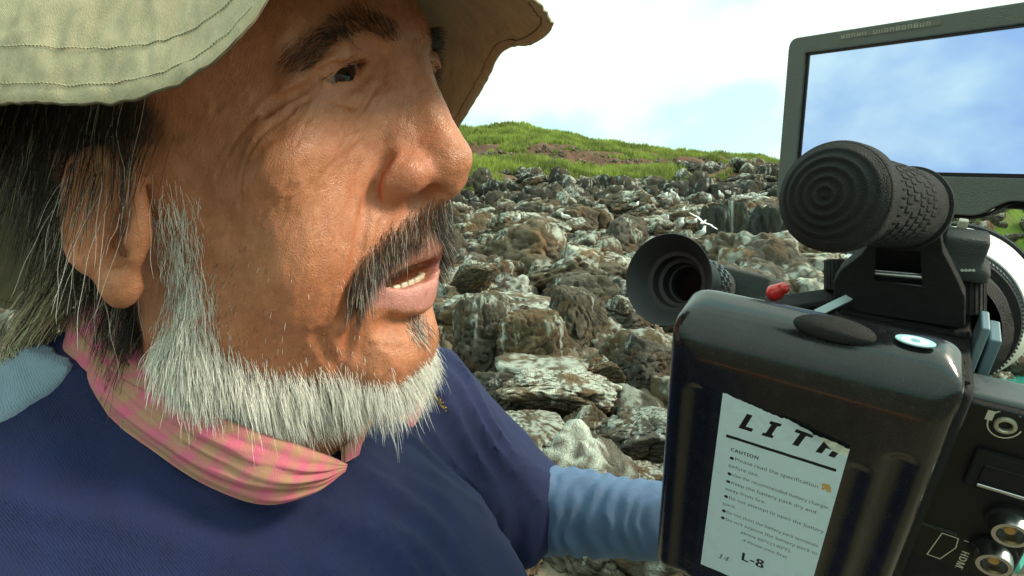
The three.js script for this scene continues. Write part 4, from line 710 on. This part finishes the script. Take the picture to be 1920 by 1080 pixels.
  { // round maker's badge on top
    const c = document.createElement('canvas'); c.width = 256; c.height = 128; const g = c.getContext('2d'); g.fillStyle = '#a9cfd6'; g.fillRect(0, 0, 256, 128); g.fillStyle = '#e8f4f2'; g.beginPath(); g.ellipse(128, 64, 96, 44, 0, 0, 7); g.fill(); g.fillStyle = '#7fb0c2'; g.beginPath(); g.ellipse(128, 64, 56, 16, 0, 0, 7); g.fill();
    const t = new THREE.CanvasTexture(c); t.colorSpace = THREE.SRGBColorSpace;
    const s = new THREE.CylinderGeometry(1, 1, 0.5, 40); s.scale(6.2, 1, 3.0); const m = add('round_badge', s, [mat({ color: lin(0.4, 0.6, 0.64) }), mat({ map: t, roughness: 0.4 }), mat({ color: lin(0.4, 0.6, 0.64) })], battery); m.position.set(21.5, 49.2, -17);
  }
  { // torn paper label
    const c = document.createElement('canvas'); c.width = 1024; c.height = 2048; const g = c.getContext('2d'), X = (mm) => (mm + 38) / 52 * 1024, Y = (mm) => (20 - mm) / 104 * 2048;
    g.fillStyle = '#cbe4ea'; g.fillRect(0, 0, 1024, 2048);
    const rnd = rng(9); for (let i = 0; i < 500; i++) { g.fillStyle = `rgba(${rnd() < 0.5 ? '240,250,245' : '120,150,160'},${0.02 + 0.04 * rnd()})`; g.beginPath(); g.arc(rnd() * 1024, rnd() * 2048, 4 + 50 * rnd() * rnd(), 0, 7); g.fill(); }
    g.save(); g.translate(X(-30), Y(2)); g.transform(1, 0, -0.28, 1, 0, 0); g.fillStyle = '#05070a'; g.font = 'bold 225px sans-serif'; 'LITH'.split('').forEach((ch, i) => { g.fillText(ch, i * 190, 0); g.lineWidth = 9; g.strokeStyle = '#05070a'; g.strokeText(ch, i * 190, 0); }); g.restore();
    g.fillStyle = '#070a10'; g.fillRect(X(-33.5), Y(-3.6), X(8) - X(-33.5), 30);
    g.font = '53px sans-serif'; const lines = ['CAUTION', '●Please read the specification', 'before use.', '●Use the recommended battery charger.', '●Keep the battery pack dry and', 'away from fire.', '●Do not attempt to open the battery', 'pack.', '●Do not short the battery pack terminals.', '●Do not expose the battery pack to', '              above 60°C(140°F).', '                if throw into fire!'];
    g.fillStyle = '#141a26'; lines.forEach((s, i) => { g.font = (i === 0 ? 'bold ' : '') + '50px sans-serif'; const dot = s[0] === '●'; if (dot) { g.beginPath(); g.arc(X(-30), Y(-12.0 - i * 4.75) - 17, 17, 0, 7); g.fill(); } g.fillText(dot ? s.slice(1) : s, X(dot ? -28.9 : -31), Y(-12.0 - i * 4.75), X(9.5) - X(-29)); });
    g.font = 'bold 150px sans-serif'; g.fillText('L-8', X(-20), Y(-77)); g.font = 'italic 90px serif'; g.fillText('14', X(-30), Y(-82));
    g.fillStyle = 'rgba(196,160,90,0.75)'; for (let i = 0; i < 14; i++) { g.beginPath(); g.arc(X(6.2) + (rnd() - 0.5) * 60, Y(-14.5) + (rnd() - 0.5) * 60, 6 + 14 * rnd(), 0, 7); g.fill(); }
    g.fillStyle = 'rgba(225,235,215,0.9)'; g.beginPath(); g.moveTo(X(0), Y(12)); g.lineTo(X(11), Y(10)); g.lineTo(X(11), Y(4.2)); g.lineTo(X(5), Y(5)); g.lineTo(X(2), Y(8)); g.fill();
    const t = new THREE.CanvasTexture(c); t.colorSpace = THREE.SRGBColorSpace; t.anisotropy = 8;
    // sheet with a torn upper edge, slightly lifting there
    const topY = (x) => lerp(17.6, 8.8, (x + 37) / 47.4) + 0.35 * n2(x * 0.5, 1) + (x > -14 && x < -3 ? 0.9 : 0), nx = 60, ny = 60, pos = [], uv = [], idx = [];
    for (let i = 0; i <= nx; i++) for (let j = 0; j <= ny; j++) { const x = lerp(-37, 10.4, i / nx), y = lerp(topY(x), -92, (j / ny) ** 1.6), lift = 1.4 * Math.exp(-((x + 3) ** 2) / 60) * Math.exp(-((topY(x) - y) / 3.0)) + 0.8 * Math.exp(-((x - 9) ** 2) / 12) * Math.exp(-((topY(x) - y) / 4)); pos.push(x, y, 1.16 + lift + 0.1 * n2(x * 0.2, y * 0.2)); uv.push((x + 38) / 52, 1 - (20 - y) / 104); }
    for (let i = 0; i < nx; i++) for (let j = 0; j < ny; j++) { const a = i * (ny + 1) + j, b = a + ny + 1; idx.push(a, a + 1, b, b, a + 1, b + 1); }
    add('paper_label', geom(pos, idx, { uv }), mat({ map: t, roughness: 0.55, side: THREE.DoubleSide }), battery).userData.label = 'pale blue torn caution label on the battery pack';
  }
  // ---- body
  const body = add('camera_body', box(-8, 46, -105, 24, -150, -30, 4), black);
  add('battery_mount', box(-48, -8, -100, 18, -56, -30, 4), black, body);
  add('top_plate', box(-6, 44, 24.2, 26, -140, -34, 0.8), rubber, body);
  for (let i = 0; i < 7; i++) add('top_rib', box(-4, 42, 26, 27.2, -40 - i * 9, -36 - i * 9, 0.5), black, body);
  add('side_rail', box(45, 48, 14, 36, -72, -58, 0.8), mat({ color: lin(0.16, 0.24, 0.28), roughness: 0.35 }), body);
  add('side_rail', box(50, 54, 6, 28, -80, -64, 0.8), mat({ color: lin(0.13, 0.20, 0.24), roughness: 0.4 }), body);
  { const a = onZ(1530, 588, -42), b = onZ(1602, 553, -70); const g = new THREE.BoxGeometry(3.2, a.distanceTo(b), 1.4); g.translate(0, a.distanceTo(b) / 2, 0); add('strap_bar', planarUV(along(g, a, b)), mat({ color: lin(0.4, 0.5, 0.52), roughness: 0.35 }), body); }
  // connector panel on the right of the back
  const panel = add('connector_panel', box(44, 84, -125, 13, -62, -40, 4), black);
  add('panel_top', box(45, 92, 8, 14.5, -60, -43, 3.0), satin, panel);
  add('panel_frame', box(45.5, 60, -58.5, -57, -40.5, -39.2, 0.5), grey, panel);
  { // white pictograms printed on the panel
    const c = document.createElement('canvas'); c.width = 512; c.height = 1024; const g = c.getContext('2d'); const X = (mm) => (mm - 46) / 36 * 512, Y = (mm) => (12 - mm) / 90 * 1024;
    g.fillStyle = '#0c0e0f'; g.fillRect(0, 0, 512, 1024); for (let i = 0; i < 900; i++) { const q = rng(i + 3); g.fillStyle = `rgba(200,210,210,${0.02 * q()})`; g.fillRect(q() * 512, q() * 1024, 3 + q() * 14, 2); }
    g.strokeStyle = g.fillStyle = '#cfd2bb'; g.lineWidth = 7; g.beginPath(); g.arc(X(59.6), Y(6.6), 76, 0.2, 5.4); g.stroke(); g.fillRect(X(53), Y(11.4), 34, 54); g.beginPath(); g.arc(X(73), Y(5), 76, 1.9, 4.6); g.stroke();
    g.lineWidth = 6; g.beginPath(); g.moveTo(X(55), Y(-60)); g.lineTo(X(61), Y(-60)); g.lineTo(X(61.5), Y(-66)); g.lineTo(X(58), Y(-76)); g.lineTo(X(53), Y(-76)); g.closePath(); g.stroke();
    g.beginPath(); g.moveTo(X(63), Y(-60)); g.lineTo(X(67.5), Y(-60)); g.lineTo(X(67.5), Y(-64)); g.stroke(); g.save(); g.translate(X(64), Y(-66)); g.rotate(Math.PI / 2); g.font = 'bold 56px sans-serif'; g.fillText('HDMI', 0, 0); g.restore();
    const t = new THREE.CanvasTexture(c); t.colorSpace = THREE.SRGBColorSpace; const s = new THREE.PlaneGeometry(36, 90); s.translate(64, -33, -39.85); add('printed_face', s, mat({ map: t, roughness: 0.6 }), panel);
  }
  const ringAt = (name, x, y, r0, r1, h, m, parent) => { const g = lathe([[r0, 0], [r1, 0], [r1, h * 0.85], [r1 - 0.4, h], [r0 + 0.3, h], [r0, h * 0.8], [r0, 0]], 40); g.rotateX(Math.PI / 2); g.translate(x, y, -39.8); return add(name, planarUV(g), m, parent); };
  const jack = ringAt('headphone_jack', 59.6, 6.6, 2.2, 3.6, 1.6, mat({ color: lin(0.5, 0.5, 0.38), roughness: 0.4, metalness: 0.6 }), panel);
  const slot = add('card_slot', box(54, 78, -27, -7, -40, -37, 1.4), black, panel);
  add('slot_opening', box(58, 76, -22, -13, -38, -36.6, 0.5), mat({ color: lin(0.004, 0.004, 0.004), roughness: 0.8 }), slot); add('slot_lip', box(58, 74, -24.6, -23, -37.4, -36, 0.5), steel, slot);
  for (const [x, y] of [[73.5, -40], [73.2, -59.5]]) { const b = ringAt('coaxial_socket', x, y, 4.4, 6.6, 9, steel, panel); ringAt('socket_base', x, y, 5, 8.4, 2.5, black, b); const p = new THREE.CylinderGeometry(1.9, 2.1, 7, 20); p.rotateX(Math.PI / 2); p.translate(x, y, -37); add('centre_pin', planarUV(p), brass, b); const il = new THREE.CylinderGeometry(4.2, 4.2, 3, 24); il.rotateX(Math.PI / 2); il.translate(x, y, -38.2); add('insulator', planarUV(il), mat({ color: lin(0.3, 0.32, 0.3), roughness: 0.5 }), b); }
  // ---- handle: end cap with rings, ribbed rubber grip, bracket
  const hA = loc(1545, 366, 0.19), hB = onZ(1704, 392, -62), hl = hA.distanceTo(hB);
  const handle = new THREE.Group(); handle.name = 'top_handle'; vcam.add(handle);
  { // cap: shallow dome with concentric ridges
    const pts = []; for (let i = 0; i <= 120; i++) { const r = 16.6 * i / 120; pts.push([r, 9 * (Math.sqrt(Math.max(0, 1 - (r / 18.2) ** 2)) - 1) + 0.42 * Math.cos(r * 2 * Math.PI / 3.0) * sstep(16.5, 13, r)]); }
    for (let i = 1; i <= 14; i++) { const a = i / 14 * Math.PI / 2; pts.push([16.6 + 0.9 * Math.sin(a), pts[120][1] - 1.6 * (1 - Math.cos(a)) - 0.4]); } pts.push([17.5, -12], [17.2, -12.3], [14.2, -12.4]);
    const g = new THREE.LatheGeometry(pts.reverse().map(([r, y]) => new THREE.Vector2(Math.max(r, 0.001), y)), 120); add('end_cap', planarUV(along(g, hA, hA.clone().multiplyScalar(2).sub(hB))), rubber, handle);
    const gr = []; for (let i = 0; i <= 40; i++) { const t = i / 40; gr.push([lerp(14.6, 14.9, t) - (i % 40 === 0 ? 0.8 : 0), 9 + t * (hl - 14)]); }
    const tube = new THREE.LatheGeometry(gr.map(([r, y]) => new THREE.Vector2(r, y)), 96); const grip = add('grip', planarUV(along(tube, hA, hB)), rubber, handle);
    // tread blocks and raised rings of the rubber
    const N = 34; for (let k = 0; k < 7; k++) for (let i = 0; i < N; i++) { if ((i * 7 + k * 3) % 11 === 0) continue; const a = (i + (k % 2) * 0.5) / N * 2 * Math.PI, b = new RoundedBoxGeometry(2.1, 4.8, 1.1, 1, 0.4); b.translate(0, 15.5 + k * 6.4, 14.55); b.rotateY(a); add('tread_block', planarUV(along(b, hA, hB)), rubber, grip); }
    for (const y of [11, hl - 4]) { const r = lathe([[14.4, y - 1.4], [15.9, y - 1], [16.0, y], [15.9, y + 1], [14.4, y + 1.4]]); add('grip_ring', planarUV(along(r, hA, hB)), black, grip); }
  }
  { // bracket plate with a window
    const o = [[1568, 576], [1567, 528], [1580, 506], [1618, 478], [1636, 452], [1645, 400], [1700, 330], [1748, 338], [1756, 400], [1764, 470], [1790, 520], [1806, 556], [1806, 612]].map(([a, b]) => onZ(a, b, -66)), s = new THREE.Shape(o.map((q) => new THREE.Vector2(q.x, q.y)));
    const w = [[1642, 462], [1726, 470], [1730, 536], [1640, 524]].map(([a, b]) => onZ(a, b, -66)); s.holes.push(new THREE.Path(w.map((q) => new THREE.Vector2(q.x, q.y))));
    const g = new THREE.ExtrudeGeometry(s, { depth: 7, bevelSize: 0.8, bevelThickness: 0.8, bevelSegments: 3 }); g.translate(0, 0, -73); const br = add('bracket', planarUV(g), black, handle);
    add('cross_bar', (() => { const a = onZ(1640, 512, -69), b = onZ(1732, 520, -69), q = new THREE.CylinderGeometry(1.6, 1.6, a.distanceTo(b), 20); q.translate(0, a.distanceTo(b) / 2, 0); return planarUV(along(q, a, b)); })(), steel, br);
    add('window_sill', (() => { const a = onZ(1642, 530, -66), b = onZ(1728, 537, -66), q = new THREE.CylinderGeometry(0.7, 0.7, a.distanceTo(b), 12); q.translate(0, a.distanceTo(b) / 2, 0); return planarUV(along(q, a, b)); })(), satin, br);
    add('bracket_back', (() => { const c = onZ(1684, 470, -84), q = new RoundedBoxGeometry(30, 34, 10, 3, 2); q.translate(c.x, c.y, c.z); return planarUV(q); })(), mat({ color: lin(0.006, 0.006, 0.007), roughness: 0.5 }), br);
  }
  const knob = (name, c, r, h, m = black, up = dirLocal(0, 1, 0)) => { // fluted knob
    const s = new THREE.Shape(), n = 22; for (let i = 0; i <= n * 4; i++) { const a = i / (n * 4) * 2 * Math.PI, q = r - (i % 4 < 2 ? 0 : r * 0.1); i ? s.lineTo(Math.cos(a) * q, Math.sin(a) * q) : s.moveTo(q, 0); }
    const g = new THREE.ExtrudeGeometry(s, { depth: h, bevelSize: r * 0.08, bevelThickness: r * 0.1, bevelSegments: 2 }); g.rotateX(-Math.PI / 2); g.translate(0, -h / 2, 0); return add(name, planarUV(along(g, c, c.clone().add(up))), m);
  };
  const kl = knob('clamp_knob', onZ(1574, 515, -84), 6.0, 13); const kr = knob('clamp_knob', onZ(1812, 548, -84), 6.4, 18);
  add('knob_cap', (() => { const c = onZ(1592, 486, -84), q = new THREE.SphereGeometry(2.6, 20, 14); q.translate(c.x, c.y, c.z); return planarUV(q); })(), steel, kl);
  { const c = onZ(1806, 480, -86), q = field((x, y, z) => smin(rbox(x, y, z, c.x - 1, c.y + 3, c.z, 8, 7.5, 6, 2), rbox(x, y, z, c.x + 1.5, c.y - 5.5, c.z, 9, 3.4, 7, 2.5), 4), [c.x - 14, c.y - 12, c.z - 12], [c.x + 16, c.y + 14, c.z + 12], 0.6); const b = add('tilt_block', q, grey);
    for (let i = 0; i < 4; i++) add('arrow_mark', (() => { const m = onZ(1804 + i * 7, 507, -78.4), t = new THREE.BoxGeometry(0.9, 0.9, 0.5); t.rotateZ(0.8); t.translate(m.x, m.y, m.z); return planarUV(t); })(), whitePaint, b);
    for (const [x, w] of [[1771, 2.6], [1800, 3.4]]) { const m = onZ(x, 436, -92), t = new RoundedBoxGeometry(w, 12, 3, 2, 0.6); t.translate(m.x, m.y, m.z); add('mount_post', planarUV(t), mat({ color: lin(0.5, 0.46, 0.36), roughness: 0.5 }), b); } }
  // ---- lens: ribbed focus ring, white barrel flaring to a dark front rim
  { const lens = new THREE.Group(); lens.name = 'lens'; vcam.add(lens); const f = loc(1768, 562, 0.385), b = loc(1748, 600, 0.30), L = f.distanceTo(b);
    add('mount_barrel', planarUV(along(lathe([[26, -30], [30, -26], [30, 4], [26, 6]]), b, f)), black, lens);
    const ring = add('focus_ring', planarUV(along(lathe([[28, 0], [33.5, 1], [34, 3], [34, 24], [33.5, 26], [28, 27]]), b, f)), black, lens);
    const rib = new THREE.BoxGeometry(1.0, 20, 1.2); for (let i = 0; i < 110; i++) { const q = rib.clone(); q.translate(0, 13.5, 34.2); q.rotateY(i / 110 * 2 * Math.PI); add('rib', planarUV(along(q, b, f)), satin, ring); }
    add('gear_ring', planarUV(along(lathe([[33, 27.5], [36, 28], [36.6, 30], [36.6, 34], [36, 36], [33, 36.5]]), b, f)), satin, lens);
    add('white_barrel', planarUV(along(lathe([[33, 36.5], [36.5, 37], [38, 44], [42.5, 58], [45, 70], [45.6, L + 6], [44, L + 7]]), b, f)), whitePaint, lens);
    add('front_rim', planarUV(along(lathe([[43, L + 6], [47.5, L + 6.5], [48, L + 9], [48, L + 15], [47.2, L + 16], [44, L + 16]]), b, f)), black, lens);
    add('rim_band', planarUV(along(lathe([[47.9, L + 10.2], [48.5, L + 10.6], [48.5, L + 12.6], [47.9, L + 13]]), b, f)), satin, lens);
    add('front_glass', planarUV(along(lathe([[0.01, L + 11], [20, L + 10], [43.5, L + 6]]), b, f)), mat({ color: lin(0.01, 0.012, 0.02), roughness: 0.05 }), lens);
  }
  // ---- electronic viewfinder with flared eyecup
  { const vf = new THREE.Group(); vf.name = 'viewfinder'; vcam.add(vf); const A = loc(1250, 524, 0.335), ax = dirLocal(0.64, -0.09, -0.76), Bp = A.clone().addScaledVector(ax, 100);
    const cup = lathe([[24.6, 0.4], [25, 0], [25.3, 0.5], [25.0, 1.6], [23.2, 6], [20.6, 12], [18.8, 17], [18.2, 20], [18.4, 27], [17.4, 27.6], [17.3, 33], [16.2, 34]].concat([]), 120), inner = lathe([[24.6, 0.4], [22.6, 3], [19.0, 8.5], [17.4, 11], [16.9, 11.6], [14.6, 12.2], [13.8, 18], [13.0, 18.6], [11.6, 19], [11.0, 26], [10.0, 26.5], [9.2, 32]], 120);
    const ec = add('eyecup', planarUV(along(cup, A, Bp)), mat({ color: lin(0.018, 0.019, 0.019), roughness: 0.55, side: THREE.DoubleSide }), vf);
    add('inner_funnel', planarUV(along(inner, A, Bp)), mat({ color: lin(0.022, 0.024, 0.025), roughness: 0.6, side: THREE.DoubleSide }), ec);
    const gl = new THREE.CylinderGeometry(9.4, 9.4, 1, 40); gl.translate(0, 31, 0); add('eyepiece_glass', planarUV(along(gl, A, Bp)), mat({ color: lin(0.003, 0.003, 0.004), roughness: 0.3, specularIntensity: 0.15 }), vf);
    const dr = add('diopter_ring', planarUV(along(lathe([[14, 33], [16.4, 33.4], [16.4, 51], [14, 51.5]]), A, Bp)), rubber, vf);
    for (let k = 0; k < 4; k++) for (let i = 0; i < 20; i++) { const q = new RoundedBoxGeometry(3.2, 2.9, 1.6, 2, 0.5); q.translate(0, 36.5 + k * 4, 16.4); q.rotateY((i + (k % 2) * 0.5) / 20 * 2 * Math.PI); add('tread_block', planarUV(along(q, A, Bp)), satin, dr); }
    add('viewfinder_tube', planarUV(along(lathe([[10, 51], [15.2, 51.6], [15.2, 60], [13.8, 61], [13.8, 92], [8, 93]]), A, Bp)), grey, vf);
    const q0 = A.clone().addScaledVector(ax, 72); const blk = new RoundedBoxGeometry(40, 24, 40, 3, 3); add('viewfinder_block', planarUV(blk.applyQuaternion(new THREE.Quaternion().setFromUnitVectors(V(0, 0, -1), ax)).translate(q0.x + 14, q0.y - 4, q0.z - 14)), grey, vf);
    const rb = loc(1452, 549, 0.262), cp = field((x, y, z) => smin(Math.hypot(x - rb.x, y - rb.y, z - rb.z) - 3.4, cap(x, y, z, rb.x, rb.y, rb.z, 2.8, rb.x + 3, rb.y + 3, rb.z, 2.6), 1.5) + 0.12 * n3(x * 0.4, y * 0.4, z * 0.4), [rb.x - 8, rb.y - 8, rb.z - 8], [rb.x + 12, rb.y + 12, rb.z + 8], 0.5);
    add('record_button', cp, mat({ color: lin(0.62, 0.03, 0.03), roughness: 0.3, clearcoat: 0.4 }), vf).userData.label = 'shiny red button beside the viewfinder';
    const arm = box(-6, 6, -6, 6, -20, 20, 2); const am = loc(1500, 566, 0.285); arm.rotateY(-0.9); arm.translate(am.x, am.y - 4, am.z); add('viewfinder_arm', planarUV(arm), black, vf);
  }
  // ---- monitor
  { const mon = new THREE.Group(); mon.name = 'monitor'; vcam.add(mon);
    const M = new THREE.Matrix4().makeRotationY(-54.8 * D).multiply(new THREE.Matrix4().makeRotationX(7.9 * D)).multiply(new THREE.Matrix4().makeRotationZ(-9.9 * D)).setPosition(at(1690, 200, 0.30)).multiply(new THREE.Matrix4().makeScale(1e-3, 1e-3, 1e-3));
    Wi.clone().multiply(M).decompose(mon.position, mon.quaternion, mon.scale);
    const olive = mat({ color: lin(0.36, 0.39, 0.34), roughness: 0.55, bumpMap: fine, bumpScale: 0.06 });
    const sh = new THREE.Shape(); const R = (s, x0, x1, y0, y1, r) => { s.moveTo(x0 + r, y0); s.lineTo(x1 - r, y0); s.quadraticCurveTo(x1, y0, x1, y0 + r); s.lineTo(x1, y1 - r); s.quadraticCurveTo(x1, y1, x1 - r, y1); s.lineTo(x0 + r, y1); s.quadraticCurveTo(x0, y1, x0, y1 - r); s.lineTo(x0, y0 + r); s.quadraticCurveTo(x0, y0, x0 + r, y0); return s; };
    // outline: the lower edge steps up towards the right
    sh.moveTo(-56, -49.5); sh.lineTo(34, -49.5); sh.quadraticCurveTo(39, -49.5, 42, -46); sh.lineTo(46, -43.5); sh.quadraticCurveTo(48, -42, 51, -42); sh.lineTo(70, -42); sh.lineTo(70, 34); sh.quadraticCurveTo(70, 38.8, 65, 38.8); sh.lineTo(-56, 38.8); sh.quadraticCurveTo(-60.4, 38.8, -60.4, 34); sh.lineTo(-60.4, -45); sh.quadraticCurveTo(-60.4, -49.5, -56, -49.5);
    sh.holes.push(R(new THREE.Path(), -52, 62, -33.5, 31.6, 1));
    const fr = new THREE.ExtrudeGeometry(sh, { depth: 4, bevelSize: 0.7, bevelThickness: 0.7, bevelSegments: 3 }); fr.translate(0, 0, -4); const bz = add('bezel', planarUV(fr), olive, mon);
    const lip = new THREE.Shape(); R(lip, -51.9, 61.9, -33.4, 31.5, 1); lip.holes.push(R(new THREE.Path(), -49.6, 59, -31, 29.6, 0.4)); const lg = new THREE.ExtrudeGeometry(lip, { depth: 2, bevelEnabled: false }); lg.translate(0, 0, -3.4); add('screen_frame', planarUV(lg), mat({ color: lin(0.008, 0.01, 0.013), roughness: 0.35 }), mon);
    add('housing', (() => { const g = new RoundedBoxGeometry(126, 84, 20, 4, 3); g.translate(4.5, -4.8, -14.8); return planarUV(g); })(), black, mon);
    add('lower_edge', (() => { const g = new THREE.Shape(); g.moveTo(-58, -51.8); g.lineTo(34, -51.8); g.quadraticCurveTo(40, -51.8, 43, -48); g.lineTo(47, -45.4); g.quadraticCurveTo(49, -44, 52, -44); g.lineTo(70, -44); g.lineTo(70, -42.8); g.lineTo(50, -42.9); g.lineTo(46, -44.6); g.lineTo(41, -48.5); g.lineTo(34, -50.3); g.lineTo(-58, -50.3); const q = new THREE.ExtrudeGeometry(g, { depth: 16, bevelEnabled: false }); q.translate(0, 0, -17); return planarUV(q); })(), black, mon);
    for (let i = 0; i < 40; i++) { const g = new RoundedBoxGeometry(2.6, 1.05, 5, 1, 0.3); g.translate(-60.0, 33 - i * 1.95, -2.2); add('side_rib', planarUV(g), olive, bz); }
    // picture on the screen: cloudy blue sky
    const px = noiseTexture(256, (u, v) => { const n = 0.56 + 0.62 * fbm(u * 1.8 + 3, v * 1.6, 4.2, 4), k = clamp(n - 0.55 * (u - 0.35) - 0.1 * (1 - v)); return [lerp(0.48, 0.68, k), lerp(0.63, 0.80, k), lerp(0.80, 0.85, k)]; }, true); px.wrapS = px.wrapT = THREE.ClampToEdgeWrapping;
    const sg = new THREE.PlaneGeometry(109.4, 61.4); sg.translate(4.7, -0.7, -2.2); add('screen', sg, mat({ color: lin(0.02, 0.02, 0.025), roughness: 0.22, emissive: lin(1, 1, 1), emissiveMap: px, emissiveIntensity: 0.82 }), mon).userData.label = 'lit screen showing a cloudy blue sky';
    // worn lettering along the top edge
    const c = document.createElement('canvas'); c.width = 1024; c.height = 64; const g = c.getContext('2d'); g.fillStyle = '#5c6054'; g.fillRect(0, 0, 1024, 64); g.strokeStyle = '#a9ad9c'; g.lineWidth = 5; const rn = rng(4); for (let i = 0; i < 16; i++) { if (i === 5) continue; const x = 20 + i * 58; g.beginPath(); g.moveTo(x, 52); g.lineTo(x, 14); if (rn() < 0.6) g.lineTo(x + 26, 14); g.moveTo(x + 30, 14); g.lineTo(x + 30, 52); if (rn() < 0.7) g.lineTo(x + 4, 52); if (rn() < 0.4) { g.moveTo(x, 33); g.lineTo(x + 28, 33); } g.stroke(); }
    const t = new THREE.CanvasTexture(c); t.colorSpace = THREE.SRGBColorSpace; const s = new THREE.PlaneGeometry(46, 2.6); s.translate(-10, 36.4, 0.85); add('lettering', s, mat({ map: t, roughness: 0.55 }), mon);
  }
}
renderer.render(scene, camera);
